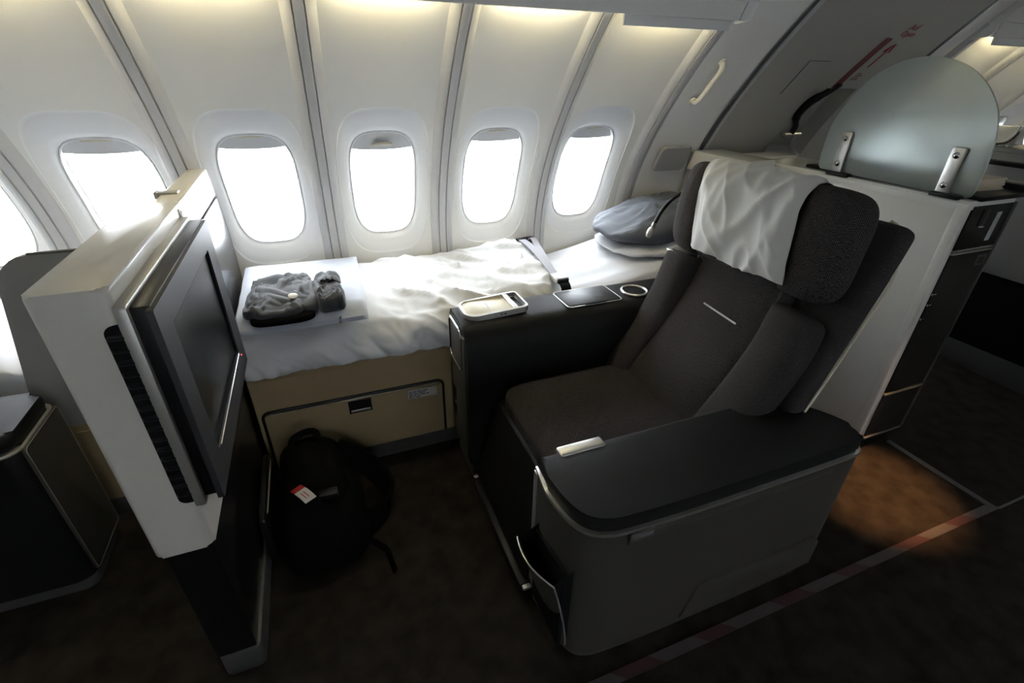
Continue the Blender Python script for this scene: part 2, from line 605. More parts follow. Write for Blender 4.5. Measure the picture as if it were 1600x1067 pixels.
# filler panel between last window bay and the door
plain_panel('filler_panel', 1.566, 1.915, .014, 'wall_white', wallw, sb=S_DOOR, n=(16, 60), edge=.008)
plain_panel('door_surround', 1.900, 1.990, -.010, 'rib_grey', wallw, sb=S_DOOR, n=(4, 60))
plain_panel('seam_gap', 1.926, 1.948, -.002, 'seam_dark', wallw, sb=S_DOOR, n=(2, 60))
plain_panel('seal_bead', 1.948, 1.966, .006, 'rib_grey', wallw, sb=S_DOOR, n=(2, 60))

mb = MB()  # added unseen sheet behind the door, stops sky light leaking through its gaps
S_END = PROF[-1][0]
mb.surf(6, 60, lambda u, v: wp(1.60+1.52*u, S_END*v, -.11))
for xs in (1.60, 3.12):
    mb.surf(2, 60, lambda u, v: wp(xs, S_END*v, -.11+.115*u))
mb.make('light_block_sheet', 'seam_dark', wallw)

# opposite side of the cabin (behind the photographer)
wallo = thing('wall_opposite', (1, 2*YMID-2.28, 0), 'white curved cabin sidewall on the far side of the aisle', 'wall', None, 'structure')
nb = 15
for i in range(nb):
    xa = -2.36+i*(7.56/nb); xb = xa+7.56/nb
    xc = bay_panel(xa, xb, wallo, True)
    window(xc, True, .078 if i in (4, 6, 8) else 2*SB-.02, 'oval cabin window in the opposite sidewall across the aisle')['group'] = 'windows of the opposite sidewall'
for i in range(nb+1): seam_rib(-2.36+i*(7.56/nb), wallo, True)

# ceiling: profile across the cabin, extruded along it, with the cove lip on both sides
def ceil_prof():
    half = [(1.690, 1.676), (1.682, 1.676), (1.668, 1.70), (1.655, 1.735), (1.62, 1.775), (1.50, 1.84), (1.30, 1.90), (1.0, 1.945), (.6, 1.965)]
    return half + [(2*YMID-y, z) for (y, z) in reversed(half)]
cp = ceil_prof()
# over the exit door the lining starts higher, straight from the door head
cpd = [(1.575, 1.862), (1.50, 1.868), (1.40, 1.885), (1.30, 1.902), (1.20, 1.92), (1.1, 1.935), (1.0, 1.947), (.8, 1.958), (.6, 1.965)]
cpd = cpd+cp[9:]
def cf(pr, x0, x1):
    def f(u, v):
        y, z = pr[round(u*(len(pr)-1))]
        return (x0+(x1-x0)*v, y, z)
    return f
ceiling = MB().surf(len(cp)-1, 2, cf(cp, -2.4, 1.605)).surf(len(cpd)-1, 1, cf(cpd, 1.605, 3.075)).surf(len(cp)-1, 1, cf(cp, 3.075, 5.3)).make('ceiling', 'ceiling_white', None, auto=30)
tag(ceiling, 'white curved cabin ceiling lining above the window panels', 'ceiling', None, 'structure')
for mir, x0, x1 in ((False, -2.4, 1.605), (False, 3.075, 5.3), (True, -2.4, 5.3)):
    def f(u, v):
        y, z = ((1.690, 1.676), (1.684, 1.74), (1.66, 1.762), (1.735, 1.775), (1.76, 1.735))[round(u*4)]
        return (x0+(x1-x0)*v, 2*YMID-y if mir else y, z)
    MB().surf(4, 1, f).make('cove_channel', 'ceiling_white', ceiling, auto=20)
for x in (1.600, 3.070):
    MB().prism([(1.69, 1.674), (1.668, 1.70), (1.655, 1.735), (1.62, 1.775), (1.50, 1.84), (1.30, 1.90), (1.30, 1.92), (1.60, 1.90), (1.70, 1.80), (1.80, 1.70), (1.80, 1.66)], 0, x, x+.010, 0).make('lip_end', 'ceiling_white', ceiling)
for x0, x1 in zip([-2.4, SEAMS_A[4], SEAMS_A[6], SEAMS_A[8], 3.08], [SEAMS_A[4], SEAMS_A[6], SEAMS_A[8], 1.605, 5.2]):
    MB().prism([(1.690, 1.672), (1.676, 1.672), (1.650, 1.728), (1.660, 1.733)], 0, x0+.002, x1-.002, .002).make('lip_section', 'ceiling_white', ceiling)
box('drop_filler', 'ceiling_white', ceiling, 1.065, 1.525, 1.690, 1.700, 1.640, 1.70, .003)
box('drop_filler', 'ceiling_white', ceiling, 3.13, 3.60, 1.690, 1.700, 1.640, 1.70, .003)

for nm, x, lab in (('wall_forward', -2.42, 'plain white bulkhead at the forward end of the cabin'), ('wall_aft', 5.22, 'plain white bulkhead at the aft end of the cabin')):
    tag(box(nm, 'ceiling_white', None, x-.02, x+.02, -2.0, 2.4, 0, 2.0, 0), lab, 'wall', None, 'structure')

# cove lamps washing the window panels
def cove(xc, mirror, label, group):
    root = thing('cove_lamp', wp(xc, s_of_z(1.715), .016, mirror), label, 'lamp', group)
    a = wp(xc-.17, s_of_z(1.718), .020, mirror); b = wp(xc+.17, s_of_z(1.718), .020, mirror)
    MB().tube([a, b], .008, 10).make('light_tube', 'cove_lamp', root)
    for q in (a, b):
        MB().box(q.x-.012, q.x+.012, q.y-.010, q.y+.010, q.z-.010, q.z+.010, .002).make('lamp_holder', 'beige_plastic', root)
for i in range(8):
    cove((SEAMS_A[i]+SEAMS_A[i+1])/2, False, 'warm cove lamp tube behind the ceiling lip above the '+['forwardmost window', 'second forward window', 'window behind the grey shell', 'window over the television cabinet end', 'window behind the television cabinet top', 'window over the folded blanket', 'window over the mid duvet', 'window over the grey pillow'][i], 'cove lamps above the windows')
for i in range(4):
    cove((SEAMS_B[i]+SEAMS_B[i+1])/2, False, 'warm cove lamp tube above the '+['first', 'second', 'third', 'last'][i]+' window past the exit door', 'cove lamps above the windows')

# exit door in the curved wall
door = thing('door_1', (2.45, 2.2, 0), 'curved exit door, greyed by painted shade, with red lever slot and red lettering', 'door', None, 'structure')
DX0, DX1 = 1.962, 2.935
RX0, RX1 = 2.40, 2.70
RS0, RS1 = s_of_z(1.08), s_of_z(1.445)
def strip(xa, xb, sa, sb, n):
    return (n[0], n[1], lambda u, v: wp(xa+(xb-xa)*u, sa+(sb-sa)*v, 0.))
mb = MB()
mb.surf(*strip(DX0, RX0, 0, S_DOOR, (6, 70)))
mb.surf(*strip(RX1, DX1, 0, S_DOOR, (4, 70)))
mb.surf(*strip(RX0, RX1, 0, RS0, (4, 40)))
mb.surf(*strip(RX0, RX1, RS1, S_DOOR, (4, 20)))
mb.make('door_skin', 'door_shaded', door, auto=50)
# recess pan for the lever
mb = MB()
def pan(u, v):
    a = min(u, 1-u); b = min(v, 1-v)
    d = .09*smooth01(a/.05)*smooth01(b/.05)
    return wp(RX0+(RX1-RX0)*u, RS0+(RS1-RS0)*v, -d)
mb.surf(50, 50, pan)
pan_o = mb.make('lever_recess', 'door_shaded', door, auto=60)
# lever: dark arm, silver grip
arm = catmull([wp(2.535, s_of_z(1.47), .004), wp(2.525, s_of_z(1.42), -.01), wp(2.50, s_of_z(1.36), -.03), wp(2.475, s_of_z(1.30), -.02), wp(2.50, s_of_z(1.255), .0), wp(2.49, s_of_z(1.225), .012)], 20)
lev = MB().tube(arm, [.016]*6+[.020]*8+[.015]*7, 10).make('lever_arm', 'black_plastic', door)
MB().tube([wp(2.435, s_of_z(1.222), .014), wp(2.555, s_of_z(1.222), .014)], .013, 12).make('lever_grip', 'silver', lev)
# red slot line running up the door
mb = MB()
slot = [wp(2.525+.028*k/24, s_of_z(1.44)+(s_of_z(1.655)-s_of_z(1.44))*k/24, .001) for k in range(25)]
mb.ribbon(slot, (1, 0, 0), .042, .003)
mb.make('lever_slot', 'red_dark', door)
ex, ey, en = wframe(s_of_z(1.585))
# arrow
s0, s1 = s_of_z(1.54), s_of_z(1.632)
mb = MB()
def apl(pts):
    V = [wp(x, s, .0025) for x, s in pts]+[wp(x, s, .0005) for x, s in pts]
    n = len(pts)
    mb.add(V, [tuple(range(n)), tuple(range(n, 2*n))]+[(k, (k+1) % n, n+(k+1) % n, n+k) for k in range(n)])
apl([(2.610, s0), (2.619, s0), (2.627, s1-.02), (2.618, s1-.02)])
apl([(2.598, s1-.034), (2.608, s1-.04), (2.640, s1), (2.630, s1+.004)])
apl([(2.640, s1-.044), (2.650, s1-.038), (2.640, s1+.004), (2.630, s1)])
mb.make('red_arrow', 'red_paint', door, smooth=False)
q = wp(2.635, s_of_z(1.688), .002); ex, ey, en = wframe(s_of_z(1.688))
text_mesh('lettering', 'Auf', .040, q, ex, ey, 'red_paint', door)
q = wp(2.640, s_of_z(1.664), .002); ex, ey, en = wframe(s_of_z(1.664))
text_mesh('lettering', 'Open', .040, q, ex, ey, 'red_paint', door)
mb = MB()
for k in range(4):
    sk = s_of_z(1.486)+k*.011
    a, b = ((2.575, 2.625), (2.575, 2.62), (2.585, 2.635), (2.59, 2.62))[k]
    apl_v = [(a, sk), (b, sk), (b, sk+.005), (a, sk+.005)]
    V = [wp(x, s, .002) for x, s in apl_v]; mb.add(V, [(0, 1, 2, 3)])
mb.make('small_print', 'red_dark', door, smooth=False)
# thin panel line on the door
pl = [wp(2.20, s_of_z(1.42), .001), wp(2.20, s_of_z(1.56), .001), wp(2.33, s_of_z(1.56), .001)]
MB().tube(pl, .0015, 6).make('panel_line', 'seam_dark', door)
plain_panel('seam_gap', 2.915, 2.975, -.008, 'seam_dark', door, sb=S_DOOR, n=(2, 60))
plain_panel('door_post', 2.950, 3.060, .018, 'wall_white', wallw, sb=S_DOOR, n=(8, 60), edge=.012)
plain_panel('seam_gap', 3.040, 3.10, .000, 'seam_dark', wallw, sb=S_DOOR, n=(2, 60))

# light coloured wall outside the window line needs no more: floor strips next
tape = thing('trim_1', (1.3, .565, 0), 'red and white striped escape path strip along the aisle edge', 'floor strip', None, 'structure')
xx = -2.3; k = 0
while xx < 2.31:
    L = (.16, .11, .20, .13)[k % 4]
    x1 = min(xx+L, 2.325)
    MB().prism([(xx+.02, .548), (x1+.02, .548), (x1-.02, .580), (xx-.02, .580)], 2, .0, .003).make('strip_segment', 'tape_red' if k % 2 else 'tape_white', tape, smooth=False)
    xx = x1; k += 1
tr2 = box('trim_2', 'kick_metal', None, 2.300, 2.328, .56, .985, 0, .004, .001)
tag(tr2, 'narrow grey metal floor strip between the aisle stripe and the closet', 'floor strip', None, 'structure')
tr3 = box('trim_3', 'seam_dark', None, 2.33, 5.2, .545, .553, 0, .003, .0)
tag(tr3, 'thin dark carpet joint continuing past the striped aisle strip', 'floor strip', None, 'structure')

# wall fittings
gh = thing('grab_handle', wp(1.68, s_of_z(1.41), .022), 'slim cream assist handle on the wall panel beside the exit door', 'handle')
pp = [wp(1.667, s_of_z(1.405), .022), wp(1.667, s_of_z(1.415), .045), wp(1.669, s_of_z(1.44), .055), wp(1.672, s_of_z(1.49), .055), wp(1.675, s_of_z(1.53), .055), wp(1.678, s_of_z(1.55), .045), wp(1.68, s_of_z(1.56), .022)]
MB().tube(catmull(pp, 24), .0115, 12).make('grip', 'handle_cream', gh)
for s_ in (1.405, 1.56):
    MB().lathe([(.017, 0), (.017, .004), (.012, .008)], wp(1.667 if s_ < 1.5 else 1.68, s_of_z(s_), .022), wframe(s_of_z(s_))[2], 14).make('foot', 'handle_cream', gh)
sp = MB()
V = []
sm0, sm1 = s_of_z(1.065), s_of_z(1.192)
poly = rrect(1.645, 1.835, sm0, sm1, .025, 5)
n = len(poly)
for off, sc in ((.022, 1.), (.036, 1.), (.041, .96)):
    V += [wp(1.74+(x-1.74)*sc, (sm0+sm1)/2+(s-(sm0+sm1)/2)*sc, off) for x, s in poly]
sp.add(V, [(j*n+k, j*n+(k+1) % n, (j+1)*n+(k+1) % n, (j+1)*n+k) for j in range(2) for k in range(n)]+[tuple(range(2*n, 3*n))])
o = sp.make('wall_pad', 'pad_grey', None)
tag(o, 'small rounded grey pad on the wall below the assist handle', 'wall pad')

# ceiling reading spot over the gap behind the seat
sl = thing('ceiling_spotlight', (1.97, .80, 1.93), 'small warm ceiling spotlight over the floor behind the seat', 'lamp')
MB().lathe([(.035, 0), (.035, .012), (.022, .016), (.02, .05)], (1.97, .80, 1.90), (0, 0, 1), 20).make('housing', 'black_plastic', sl)
MB().lathe([(.018, -.002), (.018, .004)], (1.97, .80, 1.899), (0, 0, 1), 16).make('lens', 'spot_lens', sl)
ld = bpy.data.lights.new('spot_beam', 'SPOT')
ld.energy = SPOT_POWER; ld.color = (1, .50, .20); ld.spot_size = math.radians(21); ld.spot_blend = .85; ld.shadow_soft_size = .015
lo = bpy.data.objects.new('spot_beam', ld); C.objects.link(lo)
lo.location = (1.97, .80, 1.885); lo.rotation_euler = (0, 0, 0)
WLOC[lo.name] = Vector(lo.location); attach(lo, sl)

# ================================================================== television cabinet
tc = thing('television_cabinet', (-.41, 1.5, 0), 'tall white cabinet wall with black base carrying the television', 'cabinet')
mb = MB()
poly = rrect(-.478, -.360, .95, 1.60, [.008, .03, .014, .016], 5)
mb.prism(poly, 2, .52, 1.168, .008, 3)
cab = mb.make('cabinet_body', 'cabinet_white', tc)
def wy(z, d=.012): return wallY(z)-d-.003
# narrow continuation to the wall (follows the wall curve)
poly = [(1.585, 1.166)]+[(1.62, 1.166)]
zz = [1.166, 1.12, 1.058]
poly = [(1.58, 1.058), (1.58, 1.166)]+[(wy(z), z) for z in zz]
MB().prism(poly, 0, -.432, -.368, .006, 3).make('upper_panel', 'cabinet_white', tc)
zz = [1.052, 1.0, .9, .8, .7, .6, .52]
poly = [(1.56, .52), (1.56, 1.052)]+[(wy(z), z) for z in zz]
MB().prism(poly, 0, -.428, -.366, .003, 2).make('glossy_panel', 'dark_panel', tc)
poly = [(.965, .085), (.965, .52), (2.25, .52), (2.25, .085)]
MB().prism(poly, 0, -.466, -.366, .004, 2).make('base', 'black_gloss', tc)
MB().prism(rrect(-.462, -.358, .955, 2.24, .02, 4), 2, 0, .085, .003, 2).make('kick_plate', 'kick_metal', tc)
# vent fins behind the television
vb = MB().prism(rrect(-.388, -.352, .668, 1.100, [.002, .016, .016, .002], 4), 1, .946, 1.50).make('vent_block', 'black_matte', tc)
for k in range(16):
    z = .69+k*.0255
    MB().box(-.386, -.354, .9405, .950, z, z+.011, .003, 1).make('vent_fin', 'black_plastic', vb)
# clip and pull slot on the top edge
cl = MB().box(-.440, -.385, 1.715, 1.755, 1.163, 1.172, .003).box(-.446, -.436, 1.715, 1.755, 1.140, 1.174, .003).make('hinge_clip', 'silver_soft', tc)
mb = MB()
lp = [(-.364, 1.572, 1.150), (-.358, 1.572, 1.150), (-.358, 1.575, 1.105), (-.364, 1.575, 1.105)]
mb.tube([(-.366, 1.560, 1.158), (-.359, 1.560, 1.156), (-.357, 1.566, 1.11), (-.359, 1.574, 1.11), (-.358, 1.572, 1.15)], .0022, 8)
mb.make('pull_loop', 'chrome', tc)

tv = thing('television', (-.33, 1.245, .67), 'flat screen television in a dark bezel on the white cabinet side', 'television')
MB().prism(rrect(.940, 1.565, .655, 1.136, .006, 3), 0, -.361, -.340, .003).make('rear_housing', 'silver_soft', tv)
MB().prism(rrect(.950, 1.555, .672, 1.128, .004, 3), 0, -.340, -.308, .002).make('side_band', 'black_gloss', tv)
# bezel with an opening
def ring_prism(name, outer, inner, x0, x1, m, parent, slope=.0):
    n = len(outer)
    V = [(x0, a, b) for a, b in outer]+[(x1, a, b) for a, b in outer]+[(x1, a, b) for a, b in inner]+[(x0+slope, a, b) for a, b in inner]
    F = []
    for j in range(3):
        F += [(j*n+k, j*n+(k+1) % n, (j+1)*n+(k+1) % n, (j+1)*n+k) for k in range(n)]
    return build(name, V, F, m, parent, True, 30)
ring_prism('bezel', rrect(.932, 1.553, .672, 1.126, .004, 2), rrect(1.010, 1.465, .748, 1.066, .003, 2), -.312, -.300, 'bezel', tv, .003)
ring_prism('screen_gasket', rrect(1.006, 1.469, .744, 1.070, .003, 2), rrect(1.016, 1.459, .754, 1.060, .002, 2), -.312, -.3035, 'black_matte', tv, .0)
box('screen', 'screen', tv, -.318, -.3105, 1.005, 1.470, .743, 1.071, .001)
box('edge_strip', 'silver', tv, -.304, -.2985, 1.03, 1.46, .742, .7455, .001)
box('power_led', 'led_red', tv, -.302, -.2985, 1.487, 1.491, .722, .726, .001)

# ================================================================== bed
bed = thing('bed', (.85, 1.98, 0), 'beige fixed bed base with storage hatch and ribbed metal kick strip', 'bed')
mb = MB(); mb.prism([(1.70, .08), (1.70, .488), (1.715, .505), (2.25, .505), (2.25, .08)], 0, -.355, 1.875, .006, 2)
base = mb.make('base_box', 'beige_base', bed)
# hatch: proud door, dark gasket, bright upper edge
HX0, HX1, HZ0, HZ1 = -.335, .366, .085, .352
h = MB().prism(rrect(HX0+.008, HX1-.008, HZ0, HZ1-.008, [.022, .022, .0, .0], 5), 1, 1.692, 1.70).make('hatch_door', 'beige_base', bed)
path = [(HX0, 1.697, HZ0)]+[(x, 1.697, z) for x, z in reversed(rrect(HX0, HX1, HZ0-.05, HZ1, [.028, .028, 0, 0], 6)[0:14])]
path = [(HX0, 1.697, HZ0), (HX0, 1.697, HZ1-.028)]+[(HX0+.028-.028*math.cos(t), 1.697, HZ1-.028+.028*math.sin(t)) for t in [PI/2*k/6 for k in range(1, 7)]]+[(HX1-.028+.028*math.sin(t), 1.697, HZ1-.028+.028*math.cos(t)) for t in [PI/2*k/6 for k in range(0, 7)]]+[(HX1, 1.697, HZ0)]
MB().tube(path, .0055, 8).make('hatch_gasket', 'black_plastic', bed)
box('hatch_edge', 'silver', h, HX0+.03, HX1-.03, 1.690, 1.694, HZ1-.0125, HZ1-.0075, .001)
lt = box('latch', 'black_plastic', h, -.025, .065, 1.6885, 1.694, .273, .333, .002)
box('latch_pull', 'silver', lt, -.018, .058, 1.686, 1.690, .279, .290, .002)
st = box('sticker', 'sticker', h, .213, .335, 1.6905, 1.6925, .286, .327, .0)
for k in range(4):
    z = .319-.0088*k
    x = .218
    for wl in ((.012, .015, .02, .02), (.018, .014, .028), (.014, .012, .010, .02, .012), (.012, .006, .02))[k]:
        box('print_line', 'black_plastic', st, x, x+wl, 1.6898, 1.691, z-.0022, z+.0012, 0); x += wl+.004
kk = MB()
pf = []
for j in range(8):
    pf += [(1.707, .002+.0095*j), (1.702, .004+.0095*j), (1.702, .0085+.0095*j)]
pf += [(1.707, .079), (1.72, .079), (1.72, .002)]
kk.prism(pf, 0, -.35, 1.87, 0)
kk.make('kick_strip', 'kick_metal', bed, smooth=False)

# mattress under a fitted sheet (head end rises)
def headrise(x): return .085*smooth01((x-.95)/.6)
def msurf(u, v):
    x = -.345+2.22*u
    a = v
    prof = [(1.712, .505), (1.700, .53), (1.702, .585), (1.73, .622), (1.80, .640), (1.95, .648), (2.10, .65), (2.21, .648), (2.255, .62), (2.262, .505)]
    t = v*(len(prof)-1); i = min(int(t), len(prof)-2); f = t-i
    y = prof[i][0]*(1-f)+prof[i+1][0]*f; z = prof[i][1]*(1-f)+prof[i+1][1]*f
    top = smooth01((z-.52)/.1)
    z += top*(headrise(x) + .008*nz(x*1.2+y*.5, y*15+x*2.5, .3) + .004*nz(x*4, y*30+x*3, 2.))
    return (x, y, z)
mt = MB(); mt.surf(160, 60, msurf)
V0 = [msurf(0, j/60) for j in range(61)]; mt.add(V0, [tuple(range(61))])
V1 = [msurf(1, j/60) for j in range(61)]; mt.add(V1, [tuple(range(61))])
mto = mt.make('mattress', 'sheet_white', None, auto=80)
tag(mto, 'bed mattress in a creased white sheet, rising under the pillows', 'mattress')

# duvet
def duv(u, v):
    x = -.350+1.315*u
    prof = [(1.700, .520), (1.678, .512), (1.668, .535), (1.670, .580), (1.692, .628), (1.74, .662), (1.83, .685), (1.96, .700), (2.10, .712), (2.20, .716), (2.245, .70), (2.258, .66), (2.262, .60)]
    t = v*(len(prof)-1); i = min(int(t), len(prof)-2)
    p = catm[int(round(v*96))]
    y, z = p.x, p.y
    top = smooth01((z-.515)/.06)
    side = smooth01((1.74-y)/.06)
    endr = smooth01((1-u)/.045)
    # slanted folds that run from the front edge toward the head end
    al_, ac_ = .9*x-.45*y, .45*x+.9*y
    rg = 1-abs(nz(al_*2.2, ac_*9., 3.))*2.2
    rg2 = 1-abs(nz(al_*4.5, ac_*19., 7.))*2.2
    w = .016*nz(x*2.6-y*1.6, y*3.2+x*.7, .7)+.024*max(0, rg)**2+.010*max(0, rg2)**2-.012+.003*nz(x*30, y*30, 5.)
    fold = .0
    flat = .12+.88*smooth01((x-.13)/.12)
    z2 = z+top*(w+fold)*flat+.028*smooth01((x-.55)/.3)*top
    z2 = z2*1.0
    y2 = y-side*(.020*nz(x*5, z*6, 1.)+.030*abs(nz(x*9+z*7, z*6, 4.))+.014*abs(nz(x*21+z*12, z*12, 8.))-.012)
    if endr < 1: z2 = .655+(z2-.655)*(.35+.65*endr) if z2 > .655 else z2
    x2 = x+.010*nz(y*6, z*5, 2.)*smooth01((u-.8)/.2) - .05*smooth01((1.95-y)/.3)*smooth01((u-.7)/.3)
    if z2 < .512 and y > 1.69: z2 = .512
    return (x2, min(y2, 2.262), z2)
catm = catmull([(y, z, 0) for y, z in [(1.706, .524), (1.684, .512), (1.670, .530), (1.668, .570), (1.684, .620), (1.73, .658), (1.82, .684), (1.96, .700), (2.10, .712), (2.20, .718), (2.242, .704), (2.256, .66), (2.260, .60)]], 96)
dv = MB(); dv.surf(190, 96, duv)
V1 = [duv(1, j/96) for j in range(97)]; dv.add(V1, [tuple(range(97))])
V1 = [duv(0, j/96) for j in range(97)]; dv.add(V1, [tuple(range(97))])
dvo = dv.make('duvet', 'duvet_white', None, auto=80)
tag(dvo, 'thick rumpled white duvet covering the foot half of the bed', 'duvet')

# pillows
def pil(name, m, c, r, seed, rz, tilt, label):
    def wq(q):
        u, v = q.x/r[0], q.y/r[1]
        pinch = 1-.16*(abs(u)**2.5)*(abs(v)**2.5)
        q = Vector((q.x*pinch, q.y*pinch, q.z*(1-.45*max(abs(u), abs(v))**3)*(.5+.5*smooth01((u+1)/1.1))))
        q.z += (.016*nz(u*2, v*2.5, seed)+.012*nz(u*5+v*3, v*4, seed+4)+.012*abs(nz(u*8, v*6, seed+8)))*(1-.5*max(abs(u),abs(v))**2)
        a = q.z+q.x*tilt
        return Vector((q.x*math.cos(rz)-q.y*math.sin(rz), q.x*math.sin(rz)+q.y*math.cos(rz), a))
    o = MB().blob(c, r, 3.4, (96, 48), wq).make(name, m, None, auto=80)
    return tag(o, label, 'pillow')
pil('pillow', 'sheet_white', (1.575, 2.010, .755), (.285, .235, .04), 3., 0., .06, 'white pillow lying under the grey pillow at the bed head')
pil('pillow', 'pillow_grey', (1.575, 2.030, .842), (.305, .220, .100), 9., .08, .10, 'blue grey pillow on top of the white pillow at the bed head')

# lap strap across the bed
belt = thing('bed_strap', (.93, 1.95, .70), 'grey restraint strap with silver buckle lying across the bed', 'strap')
def bz(x, y):
    return .705
p1 = catmull([(.985, 2.255, .725), (.985, 2.20, .757), (.965, 2.10, .752), (.945, 1.98, .742), (.925, 1.86, .728), (.91, 1.765, .722)], 26)
MB().ribbon(p1, (1, 0, 0), .030, .003).make('webbing', 'belt_grey', belt)
p2 = catmull([(.915, 2.18, .762), (.915, 2.09, .764), (.912, 1.98, .758), (.908, 1.87, .744), (.905, 1.765, .728)], 20)
MB().ribbon(p2, (1, 0, 0), .036, .003).make('webbing', 'belt_grey', belt)
box('slide_bar', 'black_plastic', belt, .888, .940, 2.172, 2.192, .757, .768, .003)
bk = MB().box(.878, .938, 1.700, 1.768, .712, .738, .006).make('buckle', 'silver', belt)
box('buckle_face', 'black_plastic', bk, .884, .936, 1.694, 1.704, .714, .734, .003)
MB().ribbon(catmull([(.912, 1.70, .720), (.918, 1.685, .70), (.922, 1.678, .66)], 8), (1, 0, 0), .045, .004).make('webbing', 'black_plastic', belt)
box('wall_anchor', 'black_plastic', belt, .955, 1.005, 2.235, 2.262, .715, .748, .006)

# folded blanket
def fold_slab(name, m, corners, z0, th, seed, layers, label, cat):
    c = [Vector((x, y, 0)) for x, y in corners]
    mb = MB()
    for L in range(layers):
        a0 = z0+th*L/layers; a1 = z0+th*(L+1)/layers
        ins = .004*random.random()
        def lerp(u, v):
            return (c[0]*(1-u)+c[1]*u)*(1-v)+(c[3]*(1-u)+c[2]*u)*v
        def top(u, v):
            p = lerp(u, v)
            e = min(u, 1-u, v, 1-v)
            rr = smooth01(e/.035)
            zt = a0+(a1-a0)*(.5+.5*rr) + .006*nz(p.x*6, p.y*6, seed+L)*rr + .003*nz(p.x*20, p.y*20, seed)*rr + drape(p.x, p.y)
            p = p+Vector((.004*nz(p.y*9, 0, seed), .004*nz(p.x*9, 0, seed+2), 0))
            return (p.x, p.y, zt)
        def bot(u, v):
            p = lerp(u, v)
            p = p+Vector((.004*nz(p.y*9, 0, seed), .004*nz(p.x*9, 0, seed+2), 0))
            e = min(u, 1-u, v, 1-v); rr = smooth01(e/.035)
            return (p.x, p.y, a0+(a1-a0)*(.5-.5*rr)+drape(p.x, p.y))
        mb.surf(44, 44, top); mb.surf(44, 44, bot)
    o = mb.make(name, m, None, auto=70)
    return tag(o, label, cat)
def drape(x, y):
    return -.040*smooth01((1.74-y)/.12) + .010*smooth01((y-1.95)/.25)
fold_slab('folded_blanket', 'blanket', [(-.335, 1.668), (.100, 1.668), (.118, 2.225), (-.338, 2.225)], .714, .032, 2., 2, 'pale blue grey folded blanket at the foot of the duvet', 'blanket')

# pyjama pouch: soft rectangular fabric bag with a flap and a white button
def crumple(q, r, seed, amp):
    u, v = q.x/r[0], q.y/r[1]
    d = amp*(nz(u*1.8, v*1.8, seed)+.7*abs(nz(u*3.5+v, v*3.2, seed+3))+.35*nz(u*8, v*8, seed+6))
    return d
def pouch(name, c, r, rz, seed, amp, label, cat):
    root = thing(name, (c[0], c[1], c[2]-r[2]), label, cat)
    def wq(q):
        d = crumple(q, r, seed, amp)
        s = 1+.10*nz(q.x/r[0]*2, q.y/r[1]*2, seed+10)
        x, y, z = q.x*s, q.y*s, q.z+(d if q.z > -r[2]*.3 else 0)
        return Vector((x*math.cos(rz)-y*math.sin(rz), x*math.sin(rz)+y*math.cos(rz), z))
    MB().blob(c, r, 4.2, (96, 48), wq).make('bag', 'pouch_grey', root, auto=80)
    return root
pj = pouch('pyjama_pouch', (-.192, 1.832, .760), (.108, .178, .026), -.06, 4., .020, 'dark grey fabric pyjama pouch with white button on the blanket', 'pouch')
def flap(u, v):
    x = -.285+.20*u; y = 1.690+.305*v
    z = .790+.016*nz(x*10, y*10, 3.)+.016*abs(nz(x*14+y*9, y*9, 6.))-.03*(abs(u-.5)*2)**6-.03*(abs(v-.5)*2)**6
    return (x+.02*nz(y*5, 0, 1.)-.05*(y-1.92), y, z)
MB().surf(70, 70, flap).make('flap', 'pouch_grey', pj, auto=80)
MB().blob((-.18, 1.700, .742), (.105, .06, .016), 4, (48, 16)).make('lower_fold', 'backpack_black', pj)
MB().blob((-.090, 1.80, .758), (.034, .120, .026), 3.5, (48, 20), lambda q: q+Vector((0, 0, .006*nz(q.x*30, q.y*20, 3.)))).make('side_gusset', 'pouch_grey', pj, auto=80)
MB().lathe([(.0155, 0), (.0165, .003), (.012, .006), (.001, .0065)], (-.140, 1.735, .793), (.05, -.25, 1), 20).make('button', 'tag_white', pj)
am = pouch('amenity_pouch', (-.022, 1.785, .766), (.050, .115, .036), .10, 14., .016, 'small round bottomed charcoal amenity pouch on the blanket', 'pouch')
def aflap(u, v):
    a = -1+2*u; x = -.018+.046*a; y = 1.805+.10*v
    z = .806+.018*abs(nz(x*40, y*14, 3.))+.012*nz(x*20, y*20, 1.)-.02*abs(a)**4
    return (x, y, z)
MB().surf(30, 30, aflap).make('drawn_neck', 'pouch_grey', am, auto=80)

# ================================================================== seat
YC = 1.15
seat = thing('first_class_seat', (.9, 1.13, 0), 'dark woven fabric recliner seat with leather arm consoles facing the television', 'seat')

